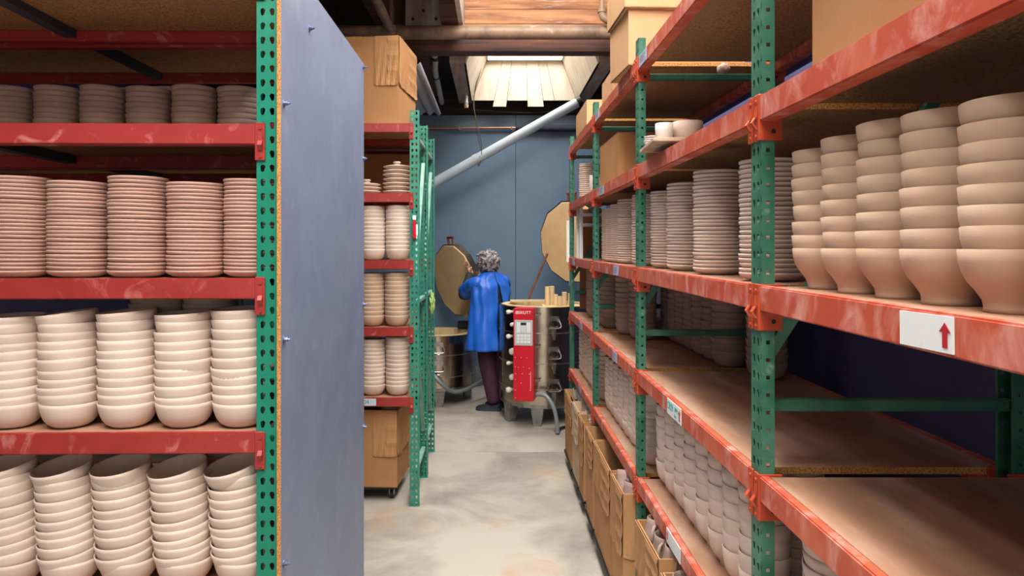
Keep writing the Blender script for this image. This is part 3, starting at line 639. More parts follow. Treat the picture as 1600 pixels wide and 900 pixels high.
# ------------------------------------------------------------------ cardboard boxes
def carton(label, x, y, z, w_, d, h, m='card', rz=0, open_top=True, flaps=('front',), flap_h=.2, group='cardboard boxes', cat='box', name='cardboard_box', notch=3, flare=0, split=False):
    """x, y = centre of the base; w along local x, d along local y; front = -y"""
    r = empty(name, (x, y, z), rz, label, cat, group); t = .005
    bm = bmesh.new()
    bx(bm, -w_/2, w_/2, -d/2, -d/2+t, 0, h); bx(bm, -w_/2, w_/2, d/2-t, d/2, 0, h)
    bx(bm, -w_/2, -w_/2+t, -d/2+t, d/2-t, 0, h); bx(bm, w_/2-t, w_/2, -d/2+t, d/2-t, 0, h); bx(bm, -w_/2, w_/2, -d/2, d/2, 0, t)
    if not open_top: bx(bm, -w_/2, w_/2, -d/2, d/2, h-t, h)
    finish(bm, 'body', m, r)
    spans = []
    for f in flaps:
        F = w_ if f in ('front', 'back') else d
        if split and f == 'front': spans += [(f, -F/2, F/2-.235), (f, F/2-.15, F/2)]
        else: spans.append((f, -F/2, F/2))
    for f, ua, ub in spans:
        L_ = ub-ua
        bm = bmesh.new(); nx = 14; nz = 10
        # crumpled flap folded down outside, corner chamfer, tab creases
        g = []
        for j in range(nz+1):
            row = []
            for i in range(nx+1):
                u = ua+L_*i/nx; v = -flap_h*j/nz
                if j == nz and i in (0, nx): v += .012
                off = .004+.003*math.sin(i*1.9+j*.7)*(j/nz)+flare*(j/nz)
                if notch and j % max(1, nz//notch) == 1 and (i/nx > .5): off += .004
                row.append((u, off, v))
            g.append(row)
        def P(u, off, v):
            if f == 'front': return (u, -d/2-off, h+v)
            if f == 'left': return (-w_/2-off, -u, h+v)
            return (w_/2+off, u, h+v)
        vv = [[bm.verts.new(P(*c)) for c in row] for row in g]
        for j in range(nz):
            for i in range(nx): bm.faces.new((vv[j][i], vv[j][i+1], vv[j+1][i+1], vv[j+1][i]))
        o = finish(bm, 'flap', m, r); md = o.modifiers.new('t', 'SOLIDIFY'); md.thickness = .003; md.offset = 1
    return r
def dolly(label, x, y, w_, d, rz=0):
    r = empty('dolly', (x, y, 0), rz, label, 'dolly', 'black caster dollies under the boxes')
    box('platform', -w_/2, w_/2, -d/2, d/2, .07, .088, 'black', r, .003)
    for sx in (-1, 1):
        for sy in (-1, 1):
            cx, cyy = sx*(w_/2-.04), sy*(d/2-.05)
            bm = bmesh.new(); bx(bm, cx-.016, cx-.012, cyy-.015, cyy+.015, .025, .07); bx(bm, cx+.012, cx+.016, cyy-.015, cyy+.015, .025, .07); bx(bm, cx-.02, cx+.02, cyy-.02, cyy+.02, .065, .07)
            c = finish(bm, 'caster', 'steel_plain', r)
            bm = bmesh.new(); tube(bm, [(cx-.0105, cyy, .026), (cx+.0105, cyy, .026)], .026, 18); finish(bm, 'wheel', 'rubber', c, True)
    return r
GB = 'cardboard boxes on dollies below the right rack'
boxes = [  # y0 (near), y1 (far), top z, label, flaps
    (4.86, 5.36, .535, 'farthest open cardboard box in the floor row, white papers inside', ('left',)),
    (4.50, 4.82, .560, 'second farthest open box of the floor row with white wares', ('left',)),
    (4.24, 4.47, .555, 'open floor box just beyond the third right post, white wares inside', ('left',)),
    (3.83, 4.13, .565, 'empty open floor box with its dark inside showing', ('left',)),
    (3.27, 3.79, .575, 'empty floor box with a long flap hanging into the aisle', ('left',)),
    (2.95, 3.23, .580, 'floor box with two pinkish mugs, at the second right post', ('left', 'front')),
    (2.31, 2.66, .590, 'floor box with pinkish mugs right of the second right post', ('left',)),
    (1.82, 2.26, .575, 'nearest floor box, three dark-mouthed mugs at its edge', ('left',)),
]
for i, (y0, y1, zt, lb, fl) in enumerate(boxes):
    carton(lb, .53+.225, (y0+y1)/2, .089, .45, y1-y0-.012, zt-.089, ('card', 'card_dusty')[i % 3 == 1] if i < 3 else 'card', flaps=fl, flap_h=.17+.05*(i % 3), group=GB, rz=random.uniform(-.015, .015))
    dolly(f'black caster dolly under the {ST[i]} floor box from the kiln end', .757, (y0+y1)/2, .47, y1-y0-.02)
# mugs with handles
def mug_mesh():
    bm = bmesh.new(); lathe(bm, [(0, 0), (.034, 0), (.040, .005), (.0425, .02), (.040, .05), (.036, .075), (.037, .092), (.035, .094), (.033, .09), (.033, .075), (.037, .05), (.038, .02), (0, .008)], 32)
    return bm
mugm = finish(mug_mesh(), 'mug', 'clay_grey', None, True, 60)
bm = bmesh.new(); tube(bm, spline([(-.036, 0, .078), (-.058, 0, .076), (-.066, 0, .055), (-.058, 0, .030), (-.039, 0, .022)], 6), .0048, 10)
hm = finish(bm, 'handle', 'clay_grey', mugm, True)
def mug(x, y, z, rz, label, s=1, rx=0, ry=0, first=[True]):
    if first[0]: o = mugm; first[0] = False
    else:
        o = mugm.copy(); col.objects.link(o); h_ = hm.copy(); col.objects.link(h_); h_.parent = o
    o.location = (x, y, z); o.rotation_euler = (rx, ry, rz); o.scale = (s, s, s)
    meta(o, label, 'mug', 'pinkish mugs heaped in the floor boxes')
mug(.583, 3.15, .50, -2.6, 'upper left mug in the box at the second right post', 1.2, .2, -.2)
mug(.588, 3.035, .497, 2.9, 'nearer large mug in the box at the second right post', 1.15, .05, -.05)
mug(.585, 2.60, .505, 1.1, 'mug half hidden by the beam, farthest in its box', 1.15, .1, .1)
mug(.59, 2.49, .50, 1.0, 'mug with its handle toward the aisle, middle of the row', 1.1, .1, -.05)
mug(.60, 2.385, .50, 1.3, 'mug above the front corner of its floor box', 1.1, .1, 0)
mug(.585, 2.19, .495, 1.5, 'dark-mouthed mug farthest in the nearest floor box', 1.05)
mug(.605, 2.085, .49, 2.4, 'dark-mouthed mug in the middle of the nearest floor box', 1.1)
mug(.625, 1.965, .48, 2.4, 'dark-mouthed mug closest to us in the nearest floor box', 1.2)
# fill below the mugs so they rest on packed wares
fm = 0
for (y0, y1, zt, lb, fl) in boxes[5:]:
    fm += 1
    bm = bmesh.new(); g = bmesh.new()
    for k in range(26):
        lathe(bm, [(0, 0), (.036, 0), (.042, .02), (.038, .06), (.036, .09), (.033, .09), (.035, .05), (0, .01)], 12, (random.uniform(.62, .95), random.uniform(y0+.06, y1-.06), random.uniform(.32, .40)))
    meta(finish(bm, 'packed_mugs', 'clay_grey', None, True, 60), ('pinkish mugs packed under the top ones, box at second post', 'pinkish mugs packed lower in the box right of second post', 'pinkish mugs packed lower in the nearest floor box')[fm-1], 'mugs', None, 'stuff')
for i, (y0, y1) in enumerate(((4.88, 5.34), (4.52, 4.80), (4.25, 4.46))):
    for k in range(4):
        yy = y0+.06+k*(y1-y0-.12)/3
        o = bpy.data.objects.new('square_dish', None); col.objects.link(o)
        bm = bmesh.new(); bx(bm, -.05, .05, -.04, .04, 0, .003); bx(bm, -.05, -.046, -.04, .04, 0, .06); bx(bm, .046, .05, -.04, .04, 0, .06); bx(bm, -.05, .05, -.04, -.036, 0, .06); bx(bm, -.05, .05, .036, .04, 0, .06)
        bpy.data.objects.remove(o)
        o = finish(bm, 'square_dish', 'paper'); o.location = (.64, yy, .50+random.uniform(-.004, .01)); o.rotation_euler = (random.uniform(-.2, .2), random.uniform(-.1, .1), random.uniform(-.4, .4))
        meta(o, f'white square dish, {ST[k]} from the near side in the {("farthest", "second farthest", "third farthest")[i]} floor box', 'dish', 'white square dishes in the far floor boxes')
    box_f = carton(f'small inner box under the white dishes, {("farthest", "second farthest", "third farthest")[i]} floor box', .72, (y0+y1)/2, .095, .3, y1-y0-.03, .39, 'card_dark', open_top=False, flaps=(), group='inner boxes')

# big boxes
carton('tall cardboard box with folded flaps on top of the middle left rack', -.848, 4.745, LEV[0]+.0005, .56, .50, .555, 'card', rz=math.radians(-6), open_top=False, flaps=('front', 'right'), flap_h=.31, split=True, group='large cardboard boxes')
carton('open cardboard box on a black dolly under the middle left rack', -.86, 4.72, .089, .53, .44, .485, 'card', rz=math.radians(-3), flaps=('front', 'right'), flap_h=.29, split=True, group='large cardboard boxes')
dolly('black caster dolly under the box of the middle left rack', -.86, 4.72, .5, .42)
o = bpy.data.objects.new('cup', vm('cup', [(0, 0), (.04, 0), (.05, .01), (.055, .06), (.057, .12)], 'clay_white', .004)); col.objects.link(o); o.location = (-.665, 4.62, .50); o.rotation_euler = (0, -.12, 0); meta(o, 'white cup rim rising out of the open box on the left', 'cup')
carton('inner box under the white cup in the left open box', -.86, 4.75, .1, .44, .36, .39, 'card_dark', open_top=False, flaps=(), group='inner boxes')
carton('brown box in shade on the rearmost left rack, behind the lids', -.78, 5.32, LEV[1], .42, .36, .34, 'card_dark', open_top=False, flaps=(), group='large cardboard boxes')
carton('cardboard box on top of the rearmost left rack under corrugated sheet', -1.0, 5.34, LEV[0]+.0005, .62, .42, .545, 'card', open_top=False, flaps=(), group='large cardboard boxes')
carton('huge brown cardboard box filling the high shelf at upper right', .905, .98, LEV[1]+.0005, .54, .90, .385, 'card', open_top=False, flaps=(), group='large cardboard boxes')
carton('box with a dusty side on top of the right rack, lower of two', .80, 3.18, LEV[0]+.0005, .50, .33, .235, 'card_light', rz=math.radians(4), open_top=False, flaps=(), group='large cardboard boxes')
carton('tall box stacked above the dusty-sided box at right', .79, 3.17, LEV[0]+.2365, .51, .36, .45, 'card_light', rz=math.radians(2.5), open_top=False, flaps=(), group='large cardboard boxes')
carton('small pale box on top of the right rack at the far end', .74, 4.775, LEV[0]+.0005, .32, .58, .165, 'card_light', open_top=False, flaps=(), group='large cardboard boxes')
carton('low pale box between the others on top of the right rack', .76, 3.74, LEV[0]+.0005, .34, .36, .13, 'card_light', open_top=False, flaps=(), group='large cardboard boxes')
carton('brown box standing on the high right shelf beyond the second post', .815, 3.86, LEV[1]+.0005, .40, .55, .245, 'card', rz=math.radians(1), open_top=False, flaps=(), group='large cardboard boxes')

# corrugated sheet on the rear boxes
cs = meta(empty('corrugated_sheet'), 'grey corrugated plastic sheet jutting out over the rear left rack', 'sheet')
bm = bmesh.new(); n = 64; rows = []
for y in (5.15, 7.15):
    rows.append([bm.verts.new((-1.25+.72*i/n, y, 2.925+.016*math.sin(i*2*PI/8))) for i in range(n+1)])
for i in range(n): bm.faces.new((rows[0][i], rows[0][i+1], rows[1][i+1], rows[1][i]))
o = finish(bm, 'sheet', 'corrug', cs, True, 60); o.modifiers.new('t', 'SOLIDIFY').thickness = .003
# clamp and cloth on the left posts
tc_ = meta(empty('spring_clamp', (-.487, 4.403, 1.715)), 'red and white plastic clamp on the middle left post', 'clamp')
bm = bmesh.new(); bx(bm, -.012, .008, -.024, -.006, -.07, .045); bevel(bm, .004, 2); finish(bm, 'grip', 'red', tc_)
bm = bmesh.new(); bx(bm, -.012, .010, -.024, -.008, .046, .075); bx(bm, .009, .020, -.022, -.010, -.05, .02); bevel(bm, .003, 2); finish(bm, 'jaw', 'white', tc_)
cl = meta(empty('rag', (-.465, 5.36, 1.17)), 'light green cloth hanging on the rearmost left frame', 'cloth')
bm = bmesh.new(); bmesh.ops.create_icosphere(bm, subdivisions=4, radius=1)
for v in bm.verts:
    nn = 1+.45*noise.noise(v.co*2.4); v.co = Vector((v.co.x*.02*nn, v.co.y*.05*nn, v.co.z*.085*nn))
finish(bm, 'folded_cloth', 'cloth_green', cl, True, 90)

# ------------------------------------------------------------------ kilns
def poly(n, r, z, rot=0): return [(r*math.cos(rot+2*PI*k/n), r*math.sin(rot+2*PI*k/n), z) for k in range(n)]
def prism(bm, n, r, z0, z1, rot=0, r1=None, cap=True):
    a = [bm.verts.new(c) for c in poly(n, r, z0, rot)]; b = [bm.verts.new(c) for c in poly(n, r1 or r, z1, rot)]
    for k in range(n): bm.faces.new((a[k], a[(k+1) % n], b[(k+1) % n], b[k]))
    if cap: bm.faces.new(a[::-1]); bm.faces.new(b)
def handle(parent, r, ang, z, s=1):
    """chrome drop handle on a plate, facing outwards"""
    mt = Matrix.Rotation(ang+PI/2, 4, 'Z') @ Matrix.Translation((0, -r, z)) @ Matrix.Scale(s, 4)
    bm = bmesh.new(); bx(bm, -.045, .045, -.006, 0, .01, .05, mtx=mt); bx(bm, -.05, -.03, -.016, 0, .0, .03, mtx=mt); bx(bm, .03, .05, -.016, 0, .0, .03, mtx=mt)
    pts = spline([(-.042, -.014, .02), (-.058, -.03, -.03), (-.045, -.034, -.05), (0, -.034, -.052), (.045, -.034, -.05), (.058, -.03, -.03), (.042, -.014, .02)], 5)
    tube(bm, [mt @ p for p in pts], .006*s, 8)
    finish(bm, 'handle', 'steel_plain', parent, True, 40)
def latch(parent, r, ang, z):
    mt = Matrix.Rotation(ang+PI/2, 4, 'Z') @ Matrix.Translation((0, -r, z))
    bm = bmesh.new(); bx(bm, -.018, .018, -.012, 0, -.02, .045, mtx=mt); bx(bm, -.01, .01, -.022, -.008, -.055, .02, mtx=mt)
    tube(bm, [mt @ Vector(p) for p in ((-.012, -.016, .03), (.012, -.016, .03))], .007, 8)
    finish(bm, 'latch', 'steel_plain', parent, True, 40)
def kiln(name, label, x, y, r, zb, zt, seams, hang, handles, rot=0):
    k = empty(name, (x, y, 0), 0, label, 'kiln', 'round electric kilns'); n = 12
    zs = [zb]+list(seams)+[zt-.002]
    bands = bmesh.new()
    for a, b in zip(zs, zs[1:]):
        bm = bmesh.new(); prism(bm, n*2, r, a+.002, b-.002, rot, cap=False); o = finish(bm, 'jacket_ring', 'steel', k, True, 20)
    for z in seams:
        prism(bands, n*2, r+.004, z-.006, z+.004, rot)
    finish(bands, 'seam_band', 'steel_plain', k)
    # brick wall: ring of fire bricks seen at the rim
    for j in range(n):
        a0 = rot+2*PI*j/n+.006; a1 = rot+2*PI*(j+1)/n-.006
        bm = bmesh.new(); vs = []
        for rr_ in (r-.075, r+.004):
            for aa in (a0, a1):
                for z in (zt-.25, zt): vs.append(bm.verts.new(((rr_-.02 if rr_ > r else rr_)*math.cos(aa), (rr_-.02 if rr_ > r else rr_)*math.sin(aa), z)))
        for q in ((0, 1, 3, 2), (4, 6, 7, 5), (0, 4, 5, 1), (2, 3, 7, 6), (0, 2, 6, 4), (1, 5, 7, 3)): bm.faces.new([vs[i] for i in q])
        finish(bm, 'brick', 'brick', k)
    bm = bmesh.new(); prism(bm, n, r-.005, zb-.03, zb+.02, rot); finish(bm, 'base_slab', 'steel_plain', k)
    bm = bmesh.new(); prism(bm, n, r-.08, zt-.40, zt-.36, rot); finish(bm, 'inner_floor', 'brick', k)
    bm = bmesh.new()
    a = [bm.verts.new(c) for c in poly(n, r-.074, zt-.38, rot)]; b = [bm.verts.new(c) for c in poly(n, r-.074, zt-.005, rot)]
    for j in range(n): bm.faces.new((a[j], a[(j+1) % n], b[(j+1) % n], b[j]))
    finish(bm, 'inner_wall', 'brick', k)
    for (ang, zz) in handles[0]: handle(k, r+.001, ang, zz)
    for (ang, zz) in handles[1]: latch(k, r+.003, ang, zz)
    return k
def legs(k, r, zb, angs):
    for a in angs:
        c, s = math.cos(a), math.sin(a); bm = bmesh.new()
        mt = Matrix.Rotation(a+PI/2, 4, 'Z') @ Matrix.Translation((0, -r, 0))
        vs = [bm.verts.new(mt @ Vector(c_)) for c_ in ((-.034, -.03, 0), (.034, -.03, 0), (.034, .04, 0), (-.034, .04, 0), (-.058, -.03, zb-.03), (.058, -.03, zb-.03), (.058, .06, zb-.03), (-.058, .06, zb-.03))]
        for q in ((0, 3, 2, 1), (4, 5, 6, 7), (0, 1, 5, 4), (1, 2, 6, 5), (2, 3, 7, 6), (3, 0, 4, 7)): bm.faces.new([vs[i] for i in q])
        finish(bm, 'leg', 'galv', k)
def lid(parent, c, nrm, r, name='lid'):
    """open lid: octagonal steel band round a cream brick slab, handle on top"""
    nrm = Vector(nrm).normalized(); up = (Vector((0, 0, 1))-nrm*nrm.z).normalized(); sx = up.cross(nrm).normalized()
    mt = Matrix((( sx.x, up.x, nrm.x, c[0]), (sx.y, up.y, nrm.y, c[1]), (sx.z, up.z, nrm.z, c[2]), (0, 0, 0, 1)))
    g = bmesh.new(); prism(g, 12, r, -.07, -.004, PI/12); bmesh.ops.transform(g, matrix=mt, verts=g.verts); o = finish(g, name, 'steel', parent)
    g = bmesh.new(); prism(g, 12, r-.006, -.02, .006, PI/12, r-.016); bmesh.ops.transform(g, matrix=mt, verts=g.verts); finish(g, 'slab', 'lidface', o)
    g = bmesh.new()
    for s in (-1, 1):
        g = bmesh.new(); bx(g, s*.045-.008, s*.045+.008, r-.02, r+.05, -.05, -.03)
        bmesh.ops.transform(g, matrix=mt, verts=g.verts); finish(g, 'handle_bracket', 'rust', o)
    g = bmesh.new(); tube(g, [(-.055, r+.055, -.04), (.055, r+.055, -.04)], .013, 10); bmesh.ops.transform(g, matrix=mt, verts=g.verts); finish(g, 'grip', 'red_dark', o, True)
    return mt
# right kiln with red controller
A_ = -PI/2
fa = math.atan2(6.34-6.76, .41-.47)
hk = [(-PI/2+.14, .93), (-PI/2+.14, .66), (-PI/2+.14, .375)]
k2 = kiln('kiln', 'tall steel kiln with a red control box and furniture posts on top', .47, 6.76, .42, .19, 1.063, (.33, .56, .83), 0, (hk, [(-PI/2+.14, .83), (-PI/2+.14, .53), (-PI/2+.14, .27)]))
legs(k2, .37, .19, [-PI/2-.22, PI+.5, PI/2-.3, -.3])
def k2w(x, y): return x-.47, y-6.76
lid(k2, (.30, .31, 1.644-0), (-.68, -.70, -.1), .42)
bm = bmesh.new(); a = Vector((.335-.47, 7.02-6.76, 1.085)); b = Vector((.52-.47, 7.0-6.76, 1.53)); tube(bm, [a, b], .013, 8); finish(bm, 'prop_bar', 'rust', k2, True)
# brick lid rail: thin crescent of brick pieces on the rim
bm = bmesh.new(); bx(bm, -.30, .1, .14, .20, 1.065, 1.085, mtx=Matrix.Rotation(.08, 4, 'Z')); finish(bm, 'rim_brick', 'brick', k2)
# control box
cbz = Matrix.Translation((-.205, -.515, 0)) @ Matrix.Rotation(math.radians(-11), 4, 'Z')
bm = bmesh.new(); bx(bm, -.088, .088, -.06, .13, .265, 1.062, mtx=cbz); bevel(bm, .003, 2)
cb = finish(bm, 'control_box', 'red', k2)
bm = bmesh.new(); bx(bm, -.078, .080, -.0635, -.06, .745, .965, mtx=cbz); finish(bm, 'keypad', 'pad_grey', cb)
bm = bmesh.new()
bx(bm, -.058, -.026, -.066, -.0635, .855, .945, mtx=cbz); bx(bm, .028, .062, -.066, -.0635, .855, .945, mtx=cbz)
for i in range(3):
    for j in range(4): bx(bm, -.020+.015*i, -.008+.015*i, -.066, -.0635, .858+.0155*j, .870+.0155*j, mtx=cbz)
for i in range(4):
    for j in range(3): bx(bm, -.058+.031*i, -.032+.031*i, -.066, -.0635, .765+.027*j, .787+.027*j, mtx=cbz)
finish(bm, 'keys', 'pad_light', cb)
bm = bmesh.new(); bx(bm, -.024, .024, -.0665, -.0635, .922, .942, mtx=cbz); finish(bm, 'display', 'black', cb)
mt = cbz @ Matrix.Translation((.012, -.0605, 1.028)) @ Matrix.Rotation(PI/2, 4, 'X')
t_ = text('SKUTT', .036, 'white', cb, (0, 0, 0), (0, 0, 0)); t_.matrix_local = mt
bm = bmesh.new(); mt = cbz @ Matrix.Translation((-.056, -.0603, 1.028))
for rr_, r2 in ((.014, .0105),):
    a = [bm.verts.new(mt @ Vector((rr_*math.cos(t*PI/12), 0, rr_*math.sin(t*PI/12)))) for t in range(24)]; b = [bm.verts.new(mt @ Vector((r2*math.cos(t*PI/12), -.0006, r2*math.sin(t*PI/12)))) for t in range(24)]
    for t in range(24): bm.faces.new((a[t], a[(t+1) % 24], b[(t+1) % 24], b[t]))
bx(bm, -.006, .006, -.001, 0, -.002, .002, mtx=mt); bx(bm, -.002, .002, -.001, 0, -.006, .006, mtx=mt)
finish(bm, 'emblem', 'white', cb)
bm = bmesh.new()
for (u, v) in ((-.07, .64), (-.02, .64), (.03, .64), (-.07, .56), (-.045, .555), (.0, .56), (.05, .55), (-.07, .50), (-.01, .50), (.05, .50), (-.07, .45), (-.02, .42), (-.07, .36), (.06, .36), (-.07, .29)):
    tube(bm, [cbz @ Vector((u, -.0605, v)), cbz @ Vector((u, -.0625, v))], .0035, 6)
bx(bm, .0605, .0635, -.0615, -.06, .37, .52, mtx=cbz)
finish(bm, 'vent_screws', 'pad_light', cb)
bm = bmesh.new()
for z in (1.0, .72, .42): bx(bm, .088, .13, .06, .08, z-.006, z+.006, mtx=cbz)
finish(bm, 'hinge', 'steel_plain', cb)
# peephole plugs down the left side
for j, (z, s) in enumerate(((1.01, .8), (.90, .75), (.79, .85), (.66, 1.25), (.55, .7), (.43, 1.1), (.31, 1.0))):
    a = PI+.62+(.10 if j % 2 else .0)+.12; d = Vector((math.cos(a), math.sin(a), 0))
    bm = bmesh.new(); p = d*.42+Vector((0, 0, z)); tube(bm, [p, p+d*.03, p+d*.032, p+d*.055, p+d*.062], .02*s, 12, radii=[.014*s, .014*s, .026*s, .023*s, .012*s]); finish(bm, 'peephole_plug', 'paper', k2, True, 50)
cdt = tubeo('power_conduit', spline([(-.10, -.55, .32), (-.02, -.60, .31), (.04, -.64, .22), (.065, -.66, .10), (.07, -.66, .012)]), .018, 'conduit', k2)
tubeo('power_cord', spline([(.07, -.66, .02), (.12, -.5, .015), (.25, -.42, .015), (.5, -.3, .015)]), .013, 'rubber', k2)
# kiln furniture posts and blocks
for i, (x, y, r_, h) in enumerate(((.485, 6.52, .024, .17), (.53, 6.58, .026, .17), (.56, 6.50, .02, .10), (.595, 6.47, .022, .085), (.64, 6.52, .024, .12), (.69, 6.5, .022, .11))):
    bm = bmesh.new(); tube(bm, [(0, 0, 0), (0, 0, h)], r_, 6 if i % 2 else 14); bmesh.ops.bevel(bm, geom=bm.edges[:], offset=.001, segments=1, affect='EDGES')
    o = finish(bm, 'kiln_post', 'brick', None, True, 30); o.location = (x, y, 1.0645 if y < 6.42 else 1.0645)
    meta(o, f'{ST[i]} cream kiln post from the left, standing on the red-boxed kiln', 'kiln post', 'cream kiln posts on the right kiln')
# shelf that carries the posts across the kiln rim
ks = meta(box('kiln_shelf', .44, .78, 6.40, 6.66, 1.0635, 1.0640, 'brick'), 'thin cream kiln shelf under the posts', 'kiln shelf')
# left kiln
k1 = kiln('kiln', 'lower steel kiln at left in front of the woman, its lid raised', -.60, 7.5, .405, .19, .713, (.30, .515), 0, ([(-PI/2+.12, .60), (-PI/2+.12, .415)], [(-PI/2+.12, .50), (-PI/2+.12, .30)]))
legs(k1, .34, .19, [-PI/2+.15, .35, PI/2+.4, PI])
lid(k1, (.175, .16, 1.235), (-.795, -.57, -.2), .405)
bm = bmesh.new(); bx(bm, .21, .33, .16, .26, .715, .80); bevel(bm, .01, 1); finish(bm, 'hinge_block', 'black', k1)
hc = meta(empty('power_hose'), 'grey conduit sagging from the left kiln past the woman to the right kiln', 'hose')
tubeo('hose_run', spline([(-.66, 7.04, .42), (-.52, 6.98, .27), (-.40, 7.1, .16), (-.25, 7.3, .16), (-.08, 7.55, .22), (.05, 7.7, .34)]), .02, 'conduit', hc)

# ------------------------------------------------------------------ the person
pr = meta(empty('person', (-.035, 7.02, 0)), 'grey curly-haired person in a blue smock leaning to the raised kiln lid', 'person')
def skin_mesh(name, joints, edges, m, parent, sub=2):
    me = bpy.data.meshes.new(name); me.from_pydata([j[0] for j in joints], edges, []); me.materials.append(M[m])
    o = bpy.data.objects.new(name, me); col.objects.link(o); o.parent = parent
    sk = o.modifiers.new('skin', 'SKIN'); sk.use_smooth_shade = True
    for v, j in zip(me.skin_vertices[0].data, joints): v.radius = (j[1], j[2] if len(j) > 2 else j[1])
    me.skin_vertices[0].data[0].use_root = True
    s_ = o.modifiers.new('sub', 'SUBSURF'); s_.levels = sub; s_.render_levels = sub
    return o
TA = math.radians(34); ct, stn = math.cos(TA), math.sin(TA)
def T(x, y, z): return (x*ct-y*stn, x*stn+y*ct, z)          # torso frame (facing +y) -> root frame
sl, sr = T(-.165, 0, 1.262), T(.165, 0, 1.262)
el, wl = (-.255, .15, 1.135), (-.205, .275, 1.325)
er, wr = T(.20, .14, 1.08), T(.10, .34, 1.16)
hl, kl, al = (-.045, .02, .80), (-.03, .0, .44), (.035, -.03, .09)
hr, kr, ar = (.06, .07, .80), (.075, .10, .44), (.10, .12, .09)
J = [((0, .03, .86), .13, .10), ((0, .02, 1.05), .12, .09), ((0, .02, 1.22), .13, .09), (T(0, .02, 1.34), .06), (T(-.01, .05, 1.40), .07), (T(-.02, .06, 1.46), .08), (T(-.02, .06, 1.50), .05),
     (sl, .055), (el, .042), (wl, .028), (sr, .055), (er, .042), (wr, .028),
     (hl, .085), (kl, .058), (al, .036), (hr, .085), (kr, .058), (ar, .036)]
E = [(0, 1), (1, 2), (2, 3), (3, 4), (4, 5), (5, 6), (2, 7), (7, 8), (8, 9), (2, 10), (10, 11), (11, 12), (0, 13), (13, 14), (14, 15), (0, 16), (16, 17), (17, 18)]
skin_mesh('body', J, E, 'skin', pr)
def hand(w_, d, palm_n, label):
    d = Vector(d).normalized(); n_ = Vector(palm_n).normalized(); s_ = d.cross(n_).normalized(); w_ = Vector(w_)
    Jh = [(w_, .022, .018), (w_+d*.035, .030, .013), (w_+d*.075, .032, .012)]; Eh = [(0, 1), (1, 2)]
    for k, (off, ln) in enumerate(((-.024, .058), (-.008, .068), (.008, .064), (.023, .05))):
        b = w_+d*.075+s_*off; i0 = len(Jh)
        Jh += [(b, .010), (b+d*ln*.5-n_*.004+s_*off*.2, .0088), (b+d*ln-n_*.014+s_*off*.3, .007)]; Eh += [(2, i0), (i0, i0+1), (i0+1, i0+2)]
    i0 = len(Jh); Jh += [(w_+d*.03-s_*.034, .011), (w_+d*.06-s_*.055, .0085)]; Eh += [(1, i0), (i0, i0+1)]
    return skin_mesh('hand', [(tuple(j[0]),)+tuple(j[1:]) for j in Jh], Eh, 'skin', pr, 1)
hand(wl, (-.3, .05, .85), (.8, .57, .2), 'l')
hand(wr, (-.8, .5, .1), (0, 0, 1), 'r')
# face
bm = bmesh.new(); bmesh.ops.create_uvsphere(bm, u_segments=32, v_segments=20, radius=1)
for v in bm.verts:
    x, y, z = v.co; k = 1-.18*max(0, -z); nose = .03*math.exp(-((x/.18)**2+((z+.08)/.25)**2)) if y > 0 else 0
    chin = .010*math.exp(-((x/.3)**2+((z+.75)/.2)**2)) if y > 0 else 0
    eye = -.008*(math.exp(-(((x-.35)/.16)**2+((z-.1)/.12)**2))+math.exp(-(((x+.35)/.16)**2+((z-.1)/.12)**2))) if y > 0 else 0
    v.co = Vector((x*.073*k, y*.092*k+nose+chin+eye, z*.112))
HM = Matrix.Translation(T(-.015, .055, 1.425)) @ Matrix.Rotation(TA+.5, 4, 'Z')
bmesh.ops.transform(bm, matrix=HM, verts=bm.verts); hd = finish(bm, 'head', 'skin', pr, True, 180)
bm = bmesh.new()
for s in (-1, 1):
    bmesh.ops.create_uvsphere(bm, u_segments=12, v_segments=8, radius=.012, matrix=HM @ Matrix.Translation((s*.027, .078, .012)))
finish(bm, 'eye', 'white', hd, True, 180)
bm = bmesh.new(); bmesh.ops.create_uvsphere(bm, u_segments=12, v_segments=8, radius=1, matrix=HM @ Matrix.Translation((0, .086, -.05)) @ Matrix.Diagonal((.024, .008, .007, 1))); finish(bm, 'mouth', 'red_dark', hd, True, 180)
bm = bmesh.new()
for s in (-1, 1): bmesh.ops.create_uvsphere(bm, u_segments=12, v_segments=8, radius=1, matrix=HM @ Matrix.Translation((s*.073, .0, -.005)) @ Matrix.Diagonal((.010, .02, .03, 1)))
finish(bm, 'ear', 'skin', hd, True, 180)
# curly hair: lumpy cap plus loose curls
bm = bmesh.new(); bmesh.ops.create_icosphere(bm, subdivisions=5, radius=1)
for v in bm.verts:
    p = v.co.copy(); f = 1+.20*noise.noise(p*4.2)+.13*noise.noise(p*9)+.05*noise.noise(p*20)
    x, y, z = p; k = 1.0
    face = max(0, y-.3)*.65 if z < .45 else 0
    v.co = Vector((x*.118*f, y*(.118-face*.12)*f-.018-face*.05, z*.115*f+.008))
HH = Matrix.Translation(T(-.025, .045, 1.445)) @ Matrix.Rotation(TA+.5, 4, 'Z')
rc = random.Random(3)
for c in range(330):
    a = rc.uniform(0, 2*PI); zz = rc.uniform(-.9, 1); rad = math.sqrt(max(0, 1-zz*zz)); d = Vector((rad*math.cos(a), rad*math.sin(a), zz))
    if d.y > .45 and d.z < .5: continue
    base = Vector((d.x*.112, d.y*.108-.018, d.z*.108+.008)); R_ = rc.uniform(.008, .014); ph = rc.uniform(0, 6); tn = d.orthogonal().normalized(); bn = d.cross(tn)
    pts = [base+d*(.004+.008*t/8)+(tn*math.cos(ph+t*.75)+bn*math.sin(ph+t*.75))*R_*(.5+.5*t/8)+Vector((0, 0, -.002*t)) for t in range(9)]
    tube(bm, pts, .003, 5, radii=[.0042-.0003*t for t in range(9)])
